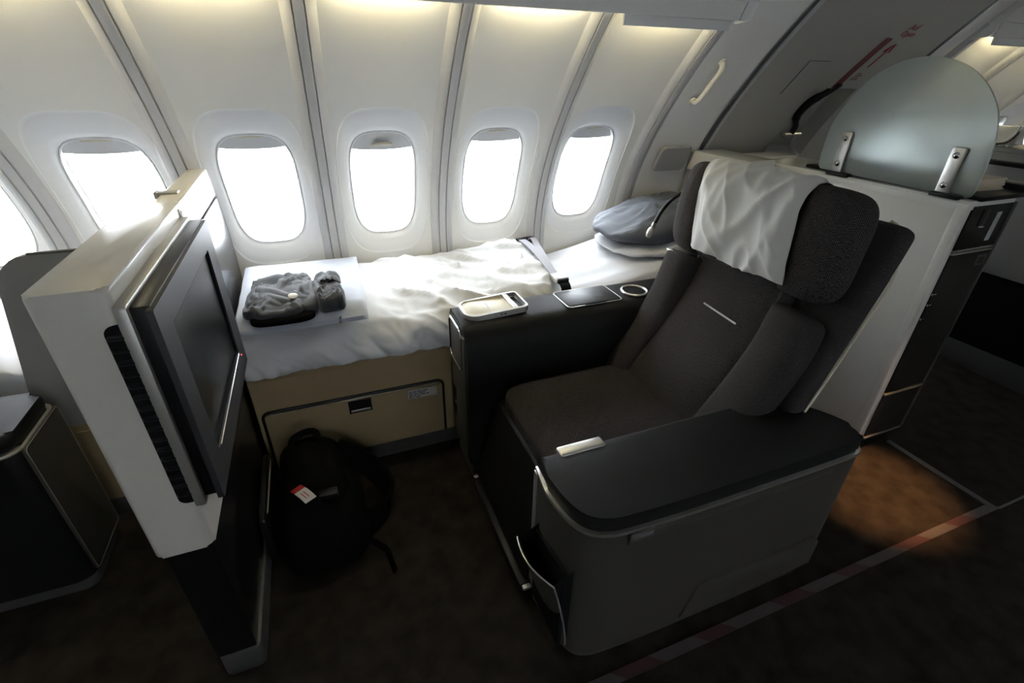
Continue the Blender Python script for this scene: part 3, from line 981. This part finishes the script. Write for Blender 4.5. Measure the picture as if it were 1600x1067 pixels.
def pad(stations, y0, y1, front, back, nu=36, nv=48, eu=4., ev=6., shape=None):
    """closed upholstered pad along a back curve; stations (x,z) bottom to top; front/back offsets (u,v)"""
    cv = catmull([(x, 0, z) for x, z in stations], nv)
    V = []; F = []
    def uu(i): return -math.cos(PI*i/nu)
    def vv(j): return -math.cos(PI*j/nv)
    # resample curve by vv
    dense = catmull([(x, 0, z) for x, z in stations], 200)
    rows = []
    for j in range(nv+1):
        t = (vv(j)+1)/2*200; k = min(int(t), 199); f = t-k
        p = dense[k]*(1-f)+dense[k+1]*f
        tg = (dense[min(k+2, 200)]-dense[max(k-1, 0)]).normalized()
        nrm = Vector((-tg.z, 0, tg.x))   # toward the front (-x)
        rows.append((p, nrm))
    for side in (0, 1):
        for j in range(nv+1):
            p, nrm = rows[j]; v = vv(j)
            for i in range(nu+1):
                u = uu(i)
                e = max(0, 1-abs(u)**eu)**(1/2.2)*max(0, 1-abs(v)**ev)**(1/2.2)
                off = front(u, (v+1)/2)*e if side == 0 else -back(u, (v+1)/2)*e
                y = (y0+y1)/2+(y1-y0)/2*u
                q = p+nrm*off
                q.y = y
                if shape: q = shape(q, u, (v+1)/2)
                V.append(q)
    n1 = (nu+1)*(nv+1)
    for side in (0, 1):
        for j in range(nv):
            for i in range(nu):
                a = side*n1+j*(nu+1)+i
                F.append((a, a+1, a+nu+2, a+nu+1))
    return MB().add(V, F)

# seat cushion
def cush(q):
    q.z += .012*(1-(q.x/.33)**2)*(1-(q.y/.28)**2)
    return q
MB().blob((.815, 1.145, .405), (.30, .275, .065), 7, (80, 40), cush).make('seat_cushion', 'fabric', seat, auto=60)
# leg rest hanging in front
mb = MB(); mb.prism([(.535, .42), (.505, .40), (.415, .075), (.425, .05), (.46, .05), (.56, .36)], 1, .895, 1.40, .012, 3)
lr = mb.make('leg_rest', 'leather', seat)
mb = MB(); mb.box(.395, .455, .885, 1.40, .025, .06, .008, 2)
ft = mb.make('foot_flap', 'black_plastic', seat)
for y in (.875, 1.39):
    MB().box(.402, .430, y-.008, y+.008, .050, .063, .003).make('hinge', 'silver_soft', ft)
box('frame_base', 'black_matte', seat, .50, 1.30, .93, 1.39, .0, .34, .01)

BACK = [(1.015, .40), (1.075, .50), (1.165, .62), (1.235, .74), (1.285, .86), (1.325, .98), (1.36, 1.10)]
def fr(u, v): return .035*(1-.5*u*u)+.012*math.sin(PI*min(1, v*1.6))
MB()
cb = pad(BACK, .955, 1.345, fr, lambda u, v: .07, 36, 60, 10, 14).make('backrest', 'fabric', seat, auto=60)
def br_f(u, v): return .062*(1-.18*u*u)
LB = [(1.02, .40), (1.08, .50), (1.165, .62), (1.225, .74), (1.262, .86), (1.275, .905)]
pad(LB, 1.325, 1.475, br_f, lambda u, v: .07, 24, 50, 5, 10).make('side_bolster', 'fabric_side', seat, auto=60)
RBs = [(1.02, .40), (1.08, .50), (1.165, .62), (1.235, .74), (1.27, .84), (1.285, .885)]
pad(RBs, .805, .975, br_f, lambda u, v: .07, 24, 50, 4, 10, lambda q, u, v: Vector((q.x, .975+(q.y-.975)*(.35+.65*max(0, 1-v**9)**(1/3.)), q.z))).make('side_bolster', 'fabric_side', seat, auto=60)
# stitched seams
for y in (.965, 1.335):
    pts = [Vector((x, y, z))+Vector((-.030, 0, .010)) for x, z in BACK[1:6]]
    MB().tube(catmull(pts, 24), .0028, 6).make('seam_piping', 'black_plastic', cb)
# woven tag line on the back
MB().tube([(1.206, 1.195, .795), (1.203, 1.04, .788)], .0032, 6).make('woven_tag', 'cover_white', cb)

# outer shell behind the back
SH = [(1.16, .42), (1.235, .55), (1.30, .70), (1.36, .86), (1.41, 1.00), (1.445, 1.12), (1.452, 1.150)]
def shp(q, u, v):
    # rounded top corners
    k = smooth01((v-.80)/.20)
    q.y = YC-.005+(q.y-YC+.005)*(1-.10*k*k)
    return q
shl = pad(SH, .775, 1.515, lambda u, v: .022+.020*abs(u)**4, lambda u, v: .05, 36, 60, 14, 20, shp).make('back_shell', 'fabric_side', seat, auto=60)
# light rim along the shell edge
rim = []
for k, (x, z) in enumerate(SH):
    v = k/(len(SH)-1)
    y = .775+(.035 if k == 5 else 0)+(.085 if k == 6 else 0)
    rim.append((x+.022, y-.002, z))
rim = rim[1:]
MB().tube(catmull(rim, 40), .0045, 8).make('shell_rim', 'beige_plastic', shl)

# headrest: centre pad and two wings on a metal rail
HR = [(1.285, .925), (1.290, 1.0), (1.298, 1.10), (1.308, 1.18), (1.318, 1.228)]
hc = pad(HR, .955, 1.345, lambda u, v: .060, lambda u, v: .05, 30, 36, 9, 9).make('headrest', 'fabric_side', seat, auto=60)
wl = pad([(1.278, .920), (1.282, 1.0), (1.292, 1.10), (1.308, 1.17), (1.322, 1.228)], 1.325, 1.485, lambda u, v: .068*(1-.25*max(0, u)), lambda u, v: .06, 24, 36, 4, 5,
    lambda q, u, v: Vector((q.x, 1.325+(q.y-1.325)*(.30+.70*max(0, 1-abs(2*v-1)**4)**(1/3.)), q.z))).make('wing', 'fabric_side', hc, auto=60)
wr = pad([(1.284, .928), (1.286, .99), (1.292, 1.08), (1.305, 1.170), (1.320, 1.238)], .798, .985, lambda u, v: .066*(1+.12*u), lambda u, v: .075, 28, 36, 2.8, 3.2,
    lambda q, u, v: Vector((q.x, .985+(q.y-.985)*(.30+.70*max(0, 1-abs(2*v-1)**4)**(1/3.)), q.z))).make('wing', 'fabric', hc, auto=60)
MB().tube(catmull([(1.236, .862, .925), (1.230, .858, 1.0), (1.238, .862, 1.10), (1.258, .872, 1.19)], 20), .0022, 6).make('wing_seam', 'black_plastic', hc)
MB().box(1.222, 1.30, 1.375, 1.462, .900, .912, .003).make('headrest_rail', 'silver_soft', seat)

# gooseneck reading lamp
rl = MB().tube(catmull([(1.40, 1.49, 1.06), (1.385, 1.52, 1.09), (1.35, 1.555, 1.095), (1.315, 1.585, 1.065), (1.285, 1.605, 1.01), (1.268, 1.617, .955)], 30), .0075, 10).make('lamp_neck', 'black_plastic', seat)
d = Vector((-.25, .16, -.95)).normalized()
MB().lathe([(.006, -.012), (.009, -.008), (.009, .006), (.007, .010), (.010, .013), (.014, .024), (.0145, .038), (.012, .052), (.008, .056)], (1.268, 1.617, .955), d, 18).make('lamp_head', 'silver', rl)

# ---- aisle arm console
AO = [(.432, .885), (.424, .80), (.428, .745), (.440, .69), (.462, .652), (.50, .630), (.56, .620), (.76, .614), (1.05, .614), (1.30, .616), (1.345, .628), (1.365, .665), (1.345, .74), (1.285, .835), (1.25, .885)]
AO = [(p.x, p.y) for p in catmull([(x, y, 0) for x, y in AO[1:-1]], 44)]
AO = [(.432, .885)]+AO+[(1.25, .885)]
arm_b = MB().prism(AO, 2, .055, .556, .004, 2).make('aisle_arm_console', 'dark_metallic', seat)
def inset(poly, d, c=(.87, .75)):
    out = []
    n = len(poly)
    for i, (x, y) in enumerate(poly):
        a, b = poly[i-1], poly[(i+1) % n]
        tx, ty = b[0]-a[0], b[1]-a[1]; l = math.hypot(tx, ty) or 1
        nx, ny = -ty/l, tx/l
        if (c[0]-x)*nx+(c[1]-y)*ny < 0: nx, ny = -nx, -ny
        out.append((x+nx*d, y+ny*d))
    return out
MB().prism(inset(AO, -.005), 2, .546, .557, .003, 2).make('trim_strip', 'silver', arm_b)
MB().prism(inset(AO, .004), 2, .555, .602, .018, 4).make('armrest_pad', 'leather', arm_b)
MB().prism(inset(AO, .02), 2, .0, .058, .004, 2).make('kick_skirt', 'kick_metal', arm_b)
MB().box(.49, .63, .852, .893, .586, .606, .008, 3).make('release_bar', 'silver', arm_b)
# pull-out tray panel lines on the aisle side
box('tray_door', 'dark_metallic', arm_b, .558, 1.24, .6105, .618, .512, .545, .002)
box('recess_label', 'seam_dark', arm_b, .562, .622, .6085, .614, .522, .540, .001)
MB().tube([(.555, .6125, .545), (.555, .6125, .512)], .0015, 6).make('panel_gap', 'black_plastic', arm_b)
MB().prism([(.80, .075), (.84, .205), (1.30, .215), (1.33, .18), (1.33, .075)], 1, .608, .62, .003, 2).make('lower_panel', 'dark_metallic', arm_b)
MB().box(.428, .434, .868, .889, .08, .545, .002).make('edge_trim', 'silver_soft', arm_b)
# literature pocket at the front corner
def pk(u, v):
    y = .838-.175*u
    z = .075+.285*v
    x = .430-.070*v**1.3-.012*math.sin(PI*u)*v+.030*u*u*(.4+.6*v)
    return x, y, z
mb = MB(); mb.surf(14, 16, pk); mb.surf(14, 16, lambda u, v: (pk(u, v)[0]+.005, pk(u, v)[1], pk(u, v)[2]))
pko = mb.make('literature_pocket', 'dark_metallic', arm_b)
mb = MB(); mb.tube([Vector(pk(u/14, 1))+Vector((.002, 0, .001)) for u in range(15)], .0026, 8)
mb.make('pocket_edge', 'silver', pko)
mb = MB(); mb.tube([Vector(pk(1, v/14))+Vector((.002, 0, 0)) for v in range(15)], .0025, 8); mb.make('pocket_edge', 'silver_soft', pko)
for uu_ in (.02, .97):
    mb = MB()
    V = [Vector(pk(uu_, v/12))+Vector((.004, 0, 0)) for v in range(13)]+[Vector((.445 if uu_ < .5 else .48, pk(uu_, 0)[1], .075+.33*v/12)) for v in range(13)]
    mb.add(V, [(k, k+1, 13+k+1, 13+k) for k in range(12)])
    mb.make('pocket_gusset', 'black_matte', pko)
MB().prism([(.838, .08), (.838, .37), (.663, .40), (.663, .08)], 0, .418, .428, .0).make('pocket_back', 'black_matte', pko)

# ---- window-side arm console
prof = [(1.435, .08), (1.428, .30), (1.425, .55), (1.430, .62), (1.445, .665), (1.475, .693), (1.52, .702), (1.62, .704), (1.650, .697), (1.662, .675), (1.664, .60), (1.662, .08)]
prof = [(p.x, p.y) for p in catmull([(a, b, 0) for a, b in prof], 50)]
prof_c = [(1.435, .08)]+prof[1:-1]+[(1.662, .08)]
def armsurf(name, x0, x1, m, parent):
    return MB().prism(prof_c, 0, x0, x1, .014, 4).make(name, m, parent)
al = armsurf('window_arm_console', .402, 1.36, 'leather', seat)
box('kick_block', 'kick_metal', al, .415, 1.30, 1.445, 1.655, .0, .085, .004)
# front end panel with chrome frame
fp = box('front_panel', 'dark_metallic', al, .398, .405, 1.46, 1.645, .10, .66, .003)
loop = [(.397, a, b) for a, b in rrect(1.49, 1.655, .50, .675, .03, 5)]
MB().tube(loop+[loop[0]], .0038, 8, cap=False).make('panel_frame', 'chrome', fp)
box('socket', 'black_plastic', fp, .3955, .400, 1.60, 1.635, .30, .36, .002)
box('socket', 'black_plastic', fp, .3955, .400, 1.60, 1.635, .22, .27, .002)
# cocktail tray: silver rim, cream plate, raised hinge end
tx0, tx1, ty0, ty1 = .425, .672, 1.505, 1.655
def tray_z(x): return .712+.012*smooth01((x-.60)/.07)-.004
outer = rrect(tx0, tx1, ty0, ty1, [.02, .05, .05, .02], 8)
inner = rrect(tx0+.010, tx1-.008, ty0+.010, ty1-.010, [.016, .042, .042, .016], 8)
n = len(outer)
V = []
for pl_, dz in ((outer, -.010), (outer, .012), (inner, .014), (inner, -.004)):
    V += [(x, y, tray_z(x)+dz) for x, y in pl_]
F = [(j*n+k, j*n+(k+1) % n, (j+1)*n+(k+1) % n, (j+1)*n+k) for j in range(3) for k in range(n)]
tr = build('tray_rim', V, F, 'silver_soft', al)
plate = rrect(tx0+.009, .612, ty0+.009, ty1-.009, [.004, .042, .042, .004], 8)
MB().prism(plate, 2, .704, .718, .001).make('tray_plate', 'beige_plastic', tr)
box('tray_bar', 'silver', tr, .612, .632, ty0+.008, ty1-.008, .708, .728, .002)
box('tray_well', 'black_plastic', tr, .632, .664, ty0+.010, ty1-.010, .700, .712, .002)
for x in (.560, .575):
    MB().lathe([(.0028, 0), (.0028, .002)], (x, ty0-.001, .714), (0, -1, 0), 10).make('jack', 'black_plastic', tr)
MB().box(.53, .534, ty0+.03, ty1-.03, .7178, .7188, 0).make('tray_line', 'cover_white', tr)
# storage lid and cup ring
ld_ = MB().prism(rrect(.835, 1.070, 1.492, 1.636, .014, 4), 2, .700, .7085, .003).make('storage_lid', 'black_plastic', al)
lr_ = [(x, y, .7045) for x, y in rrect(.831, 1.074, 1.488, 1.640, .016, 4)]
MB().tube(lr_+[lr_[0]], .0022, 6, cap=False).make('lid_trim', 'silver_soft', ld_)
box('lid_notch', 'black_matte', ld_, .905, 1.0, 1.487, 1.494, .696, .7095, .001)
ring = [(1.165+.052*math.cos(2*PI*k/32), 1.545+.052*math.sin(2*PI*k/32), .706) for k in range(33)]
cup = MB().tube(ring, .0055, 8, cap=False).make('cup_ring', 'silver', al)
MB().lathe([(.048, 0), (.048, .003)], (1.165, 1.545, .7025), (0, 0, 1), 28).make('cup_well', 'black_matte', cup)
# little folding latch on the inner face
MB().box(.468, .505, 1.408, 1.432, .262, .272, .003).tube([(.480, 1.412, .27), (.472, 1.406, .312)], .0035, 8).make('table_latch', 'chrome', al)

# headrest cover cloth
def hcv(u, v, th=0.):
    # u along the width (Y from left/high to right/low), v from behind over the top and down the front
    path = hc_path
    p = path[int(round(v*60))]
    y = (1.385-.055*smooth01((v-.35)/.65))-(.430-.025*v)*u
    wv = v
    wr_ = .012*nz(u*3.2, v*2., 1.)+.016*max(0, 1-3*abs(nz(u*3.2+v*1.8, v*1.3, 5.)))**2+.009*max(0, 1-3*abs(nz(u*5-v*2.5, v*2.4, 9.)))**2
    edge = smooth01(min(u, 1-u)/.10)
    low = smooth01((v-.35)/.3)
    out = (.014+wr_*(.3+.7*low))*(.35+.65*edge)+th
    nn = hc_nrm[int(round(v*60))]
    q = p+nn*out
    q.y = y+.008*nz(v*4, u*2, 2.)*low + .012*(u-.5)*low
    q.z += .012*nz(u*3, 0, 6.)*smooth01((v-.8)/.2)
    return q
hc_path = catmull([(1.375, 0, 1.13), (1.368, 0, 1.19), (1.340, 0, 1.228), (1.300, 0, 1.238), (1.262, 0, 1.215), (1.238, 0, 1.17), (1.226, 0, 1.09), (1.222, 0, 1.02), (1.224, 0, .965)], 60)
hc_nrm = []
for k in range(61):
    t = (hc_path[min(k+1, 60)]-hc_path[max(k-1, 0)]).normalized()
    hc_nrm.append(Vector((t.z, 0, -t.x)))
mb = MB()
mb.surf(60, 60, lambda u, v: hcv(u, v)); mb.surf(60, 60, lambda u, v: hcv(u, v, -.003))
hco = mb.make('headrest_cover', 'cover_white', None, auto=80)
tag(hco, 'crumpled white cloth cover draped over the dark headrest', 'headrest cover')

# ================================================================== closet behind the seat
clo = thing('closet', (2.22, 1.6, 0), 'white fronted waist high closet with dark metallic aisle side behind the seat', 'closet')
body = MB().prism([(2.112, 1.012), (2.112, 2.10), (2.375, 2.10), (2.375, 1.012)], 2, .065, 1.10, .002).make('closet_body', 'closet_side', clo)
box('kick_plate', 'black_plastic', clo, 2.13, 2.36, 1.03, 2.10, 0, .066, .002)
# white front face with a rolled corner
MB().prism([(2.112, 1.022), (2.098, 1.030), (2.098, 2.12), (2.112, 2.12)], 2, .066, 1.108, .002).make('front_panel', 'closet_white', clo)
MB().prism(rrect(2.094, 2.130, .996, 1.034, .010, 4), 2, .066, 1.105, .003).make('corner_post', 'closet_white', clo)
# white cap: long piece and a short piece at the wall
MB().prism([(2.097, 1.095), (2.094, 1.105), (2.094, 1.118), (2.104, 1.128), (2.375, 1.128), (2.375, 1.095)], 1, .997, 1.930, .004, 3).make('top_cap', 'cap_white', clo)
MB().prism([(2.094, 1.010), (2.068, 1.03), (2.064, 1.120), (2.085, 1.134), (2.375, 1.134), (2.375, 1.010)], 1, 1.955, 2.105, .008, 3).make('top_cap', 'cap_white', clo)
box('cap_joint', 'seam_dark', clo, 2.10, 2.37, 1.925, 1.96, 1.02, 1.118, .0)
# dark counter board on top, at the rear
box('counter_board', 'black_plastic', clo, 2.14, 2.45, .985, 1.70, 1.126, 1.142, .003)
box('counter_lip', 'black_plastic', clo, 2.40, 2.47, .975, 1.70, 1.125, 1.165, .006)
# aisle side: drawer, door, rails
dr = box('drawer_front', 'closet_side', clo, 2.134, 2.372, .995, 1.012, .948, 1.108, .002)
box('rail', 'silver_soft', clo, 2.132, 2.374, .992, 1.006, .930, .937, .001)
box('rail', 'silver_soft', clo, 2.132, 2.374, .993, 1.006, .943, .947, .001)
dd = box('side_door', 'closet_side', clo, 2.134, 2.372, .995, 1.012, .312, .926, .002)
box('rail', 'beige_base', clo, 2.132, 2.374, .991, 1.006, .300, .310, .001)
box('lower_door', 'closet_side', clo, 2.134, 2.372, .995, 1.012, .072, .298, .002)
box('rail', 'silver_soft', clo, 2.132, 2.374, .991, 1.006, .062, .070, .001)
box('edge_strip', 'kick_metal', clo, 2.374, 2.382, .990, 1.02, .07, 1.11, .001)
box('latch_plate', 'closet_side', dr, 2.195, 2.235, .990, .997, 1.035, 1.095, .003)
box('latch_pull', 'chrome', dr, 2.200, 2.232, .986, .994, 1.028, 1.036, .002)
box('sticker_strip', 'sticker', dr, 2.292, 2.318, .9930, .996, .972, 1.078, .0005)
pt_ = box('number_plate', 'dark_metallic', dd, 2.305, 2.362, .9925, .996, .870, .915, .0005)
text_mesh('lettering', '02', .036, (2.334, .992, .880), (1, 0, 0), (0, 0, 1), 'black_plastic', pt_)
for z in (.77, .725, .665):
    box('hinge_pin', 'chrome', dd, 2.128, 2.146, .988, .997, z, z+.010, .002)

# headboard box closing the bed
hb = thing('headboard', (1.98, 1.98, 0), 'glossy white capped headboard box closing the pillow end of the bed', 'headboard')
MB().prism([(1.70, .0), (1.70, 1.06), (wy(1.06), 1.06), (wy(.9), .9), (wy(.75), .75), (2.25, .5), (2.25, 0)], 0, 1.885, 2.058, .004).make('headboard_panel', 'monument_grey', hb)
MB().prism([(1.795, 1.05), (1.795, 1.150), (wy(1.15, .02), 1.150), (wy(1.05, .02), 1.05)], 0, 1.868, 2.058, .010, 3).make('headboard_cap', 'cap_white', hb)

# frosted glass divider
gl = thing('glass_divider', (2.12, 1.31, 1.128), 'rounded frosted glass divider standing on the closet top', 'glass screen')
G = [(1.621, 1.151), (1.625, 1.219), (1.617, 1.316), (1.577, 1.405), (1.51, 1.495), (1.434, 1.543), (1.357, 1.565), (1.286, 1.565), (1.219, 1.549), (1.159, 1.521), (1.104, 1.478), (1.062, 1.430), (1.037, 1.383), (1.019, 1.321), (1.011, 1.252), (1.009, 1.198), (1.010, 1.151), (1.024, 1.134), (1.068, 1.132)]
arc = [(p.x, p.y) for p in catmull([(a, b, 0) for a, b in G], 72)]
Gp = arc+[(1.422, 1.136), (1.609, 1.138)]
MB().prism(Gp, 0, 2.117, 2.127, .002, 2).make('glass_pane', 'frosted', gl)
for yy, z0, z1, ww in ((1.526, 1.146, 1.298, .044), (1.102, 1.138, 1.290, .044)):
    b_ = MB().prism(rrect(yy-ww/2, yy+ww/2, z0-.02, z1, .008, 4), 0, 2.106, 2.117, .002, 2).make('bracket', 'silver', gl)
    MB().prism(rrect(yy-ww/2, yy+ww/2, z0-.02, z1, .008, 4), 0, 2.127, 2.134, .002, 2).make('bracket_plate', 'silver_soft', b_)
    for zz_ in (z0+.026, z1-.026):
        MB().lathe([(.0115, 0), (.011, .004), (.007, .008), (.001, .0095)], (2.106, yy, zz_), (-1, 0, 0), 18).make('bolt', 'chrome', b_)
    box('foot_clamp', 'black_plastic', b_, 2.088, 2.136, yy-.070, yy+.030, 1.124, 1.140, .005)

# stack of papers on the counter
pp_ = thing('paper_stack', (2.33, 1.16, 1.142), 'stack of cream printed booklets on the dark counter behind the glass', 'booklets')
for k in range(6):
    a = .010*random.uniform(-1, 1)
    MB().prism([(2.21+a, 1.06), (2.372+a, 1.05), (2.378+a, 1.29), (2.215+a, 1.30)], 2, 1.142+.007*k, 1.1486+.007*k, .0005).make('booklet', 'paper', pp_)

# far monument across the gap
mo = thing('bulkhead_cabinet', (3.6, 1.3, 0), 'grey cabinet unit with black lower panel standing beyond the closet', 'cabinet')
box('upper_panel', 'monument_grey', mo, 3.40, 3.62, .60, 2.10, .555, 1.165, .004)
box('lower_panel', 'black_matte', mo, 3.405, 3.62, .60, 2.10, .14, .555, .002)
box('kick_plate', 'kick_metal', mo, 3.40, 3.60, .60, 2.10, 0, .14, .002)
box('shelf_top', 'black_plastic', mo, 3.34, 3.64, .58, 1.95, 1.105, 1.125, .003)
box('cap', 'monument_grey', mo, 3.39, 3.63, .59, 1.98, 1.165, 1.19, .006)
# unidentified white and chrome item on the unit
chl = thing('chrome_item', (3.46, 1.60, 1.19), 'curved unidentified white and chrome item standing on the grey cabinet unit', 'lamp')
MB().prism([(1.535, 1.205), (1.56, 1.195), (1.66, 1.195), (1.67, 1.285), (1.55, 1.292), (1.56, 1.25)], 0, 3.40, 3.46, .008, 3).make('white_hood', 'cap_white', chl)
MB().tube(catmull([(3.395, 1.548, 1.292), (3.395, 1.556, 1.25), (3.395, 1.585, 1.212), (3.395, 1.66, 1.20)], 14), .009, 10).make('chrome_edge', 'chrome', chl)
MB().lathe([(.03, 0), (.03, .006), (.012, .012), (.012, .02)], (3.44, 1.60, 1.188), (0, 0, 1), 18).make('stem', 'chrome', chl)

# ================================================================== forward neighbour: shell, bed end, arm
nbd = thing('bed', (-1.1, 2.0, 0), 'beige bed base of the row ahead with a flush hatch', 'bed')
box('base_box', 'beige_base', nbd, -1.95, -.49, 1.735, 2.25, .075, .505, .006)
box('hatch_door', 'beige_base', nbd, -.90, -.52, 1.729, 1.737, .10, .40, .003)
box('kick_strip', 'kick_metal', nbd, -1.95, -.49, 1.742, 1.76, 0, .078, .002)
def nd(u, v):
    x = -1.95+1.44*u
    p = catm[int(round(v*96))]
    y, z = p.x+.06, p.y
    y = min(y, 2.258)
    return (x, y if y > 1.765 else 1.765, max(z, .508)-.002+.010*math.sin(x*70+y*20)*smooth01((z-.55)/.1))
ndv = MB(); ndv.surf(120, 96, nd)
tag(ndv.make('duvet', 'sheet_white', None, auto=80), 'white ribbed duvet on the bed of the row ahead, behind the grey shell', 'duvet')
nsh = thing('privacy_shell', (-.7, 1.72, .44), 'smooth grey privacy shell panel standing behind the television cabinet', 'shell')
poly = rrect(-.878, -.482, .44, 1.028, [.004, .09, .02, .004], 8)
poly = [(x+(-.10*(1.0-z)/.56 if x < -.7 else 0), z) for x, z in poly]
MB().prism(poly, 1, 1.712, 1.728, .004, 2).make('shell_panel', 'monument_grey', nsh)
edge = [(x, 1.720, z) for x, z in poly[0:20] ]
MB().tube([(-.482, 1.709, 1.029), (-.79, 1.709, 1.029)], .004, 6).make('shell_edge', 'seam_dark', nsh)
nar = thing('arm_console', (-1.35, 1.53, 0), 'dark leather topped arm console end of the seat ahead', 'armrest')
AO2 = rrect(-1.9, -.872, 1.40, 1.655, [.04, .02, .02, .045], 8)
cbod = MB().prism(AO2, 2, .05, .575, .004, 2).make('console_body', 'leather', nar)
ep = MB().prism(rrect(1.425, 1.648, .06, .572, .012, 4), 0, -.876, -.866, .003, 2).make('end_panel', 'dark_metallic', cbod)
lp2 = [(-.866, a, b) for a, b in rrect(1.428, 1.645, .063, .569, .012, 4)]
MB().tube(lp2+[lp2[0]], .0012, 6, cap=False).make('panel_rim', 'silver_soft', ep)
MB().prism(inset(AO2, -.003, (-1.3, 1.5)), 2, .568, .576, .002, 2).make('trim_strip', 'silver_soft', nar)
MB().prism(inset(AO2, .006, (-1.3, 1.5)), 2, .575, .625, .02, 4).make('armrest_pad', 'leather', nar)
MB().prism(inset(AO2, .012, (-1.3, 1.5)), 2, .0, .052, .002, 2).make('kick_plate', 'kick_metal', nar)

# ================================================================== things on the floor
bp = thing('backpack', (-.17, 1.42, 0), 'black backpack slumped on the carpet against the bed base', 'backpack')
def bw(q):
    k = (q.z+.135)/.27
    sx = 1-.28*k+.10*nz(q.y*6, q.z*6, 2.)
    sy = 1-.12*k
    return Vector((q.x*sx+.03*nz(q.y*5, q.z*5, 5.), q.y*sy+.10*k, q.z+.02*nz(q.x*8, q.y*8, 7.)*(1 if q.z > -.1 else 0)))
MB().blob((-.185, 1.38, .135), (.15, .25, .135), 3.2, (72, 40), bw).make('body', 'backpack_black', bp, auto=80)
MB().blob((-.13, 1.30, .115), (.12, .16, .11), 3., (48, 28), bw).make('front_pocket', 'backpack_black', bp, auto=80)
MB().tube(catmull([(-.245, 1.555, .24), (-.24, 1.585, .285), (-.19, 1.60, .30), (-.155, 1.595, .29), (-.15, 1.57, .24)], 20), .012, 8).make('carry_handle', 'backpack_black', bp)
MB().ribbon(catmull([(-.10, 1.56, .22), (.0, 1.54, .14), (.06, 1.47, .075), (.06, 1.40, .04), (.015, 1.34, .05), (-.04, 1.30, .08)], 30), (.25, .3, .9), .085, .018).make('shoulder_strap', 'backpack_black', bp)
MB().ribbon(catmull([(-.06, 1.24, .07), (-.02, 1.22, .06), (.02, 1.20, .02), (.03, 1.15, .010), (.035, 1.115, .010)], 20), (.4, .2, .5), .022, .004).make('webbing_tail', 'backpack_black', bp)
MB().box(-.16, -.10, 1.275, 1.31, .25, .272, .006).make('buckle', 'black_plastic', bp)
tg = thing('luggage_tag', (-.21, 1.31, .24), 'small red and white paper luggage tag on the black backpack', 'tag')
def tp(a, b):
    o = Vector((-.250, 1.345, .262)); ea = Vector((.044, -.066, -.008)); eb = Vector((.036, .006, .014))
    return o+ea*a+eb*b+Vector((0, 0, .010*math.sin(a*2.2)))
mb = MB(); mb.surf(4, 2, lambda u, v: tp(u*.32, v)); mb.surf(4, 2, lambda u, v: tp(u*.32, v)-Vector((0, 0, .0012))); mb.make('tag_header', 'tag_red', tg)
mb = MB(); mb.surf(8, 2, lambda u, v: tp(.32+u*.75, v)); mb.surf(8, 2, lambda u, v: tp(.32+u*.75, v)-Vector((0, 0, .0012)))
tgb = mb.make('tag_card', 'tag_white', tg)
for b0 in (.30, .55):
    MB().surf(4, 1, lambda u, v: tp(.5+u*.4, b0+.07*v)+Vector((0, 0, .001))).make('print_line', 'tag_red', tgb)

tb = thing('slim_case', (-.33, 1.42, 0), 'slim dark case with silver edge standing between backpack and cabinet', 'case')
MB().prism(rrect(1.28, 1.62, .0, .235, .03, 5), 0, -.349, -.332, .004).make('shell', 'black_gloss', tb)
MB().tube([(-.331, 1.33, .205), (-.331, 1.60, .205)], .0035, 8).make('silver_edge', 'silver', tb)
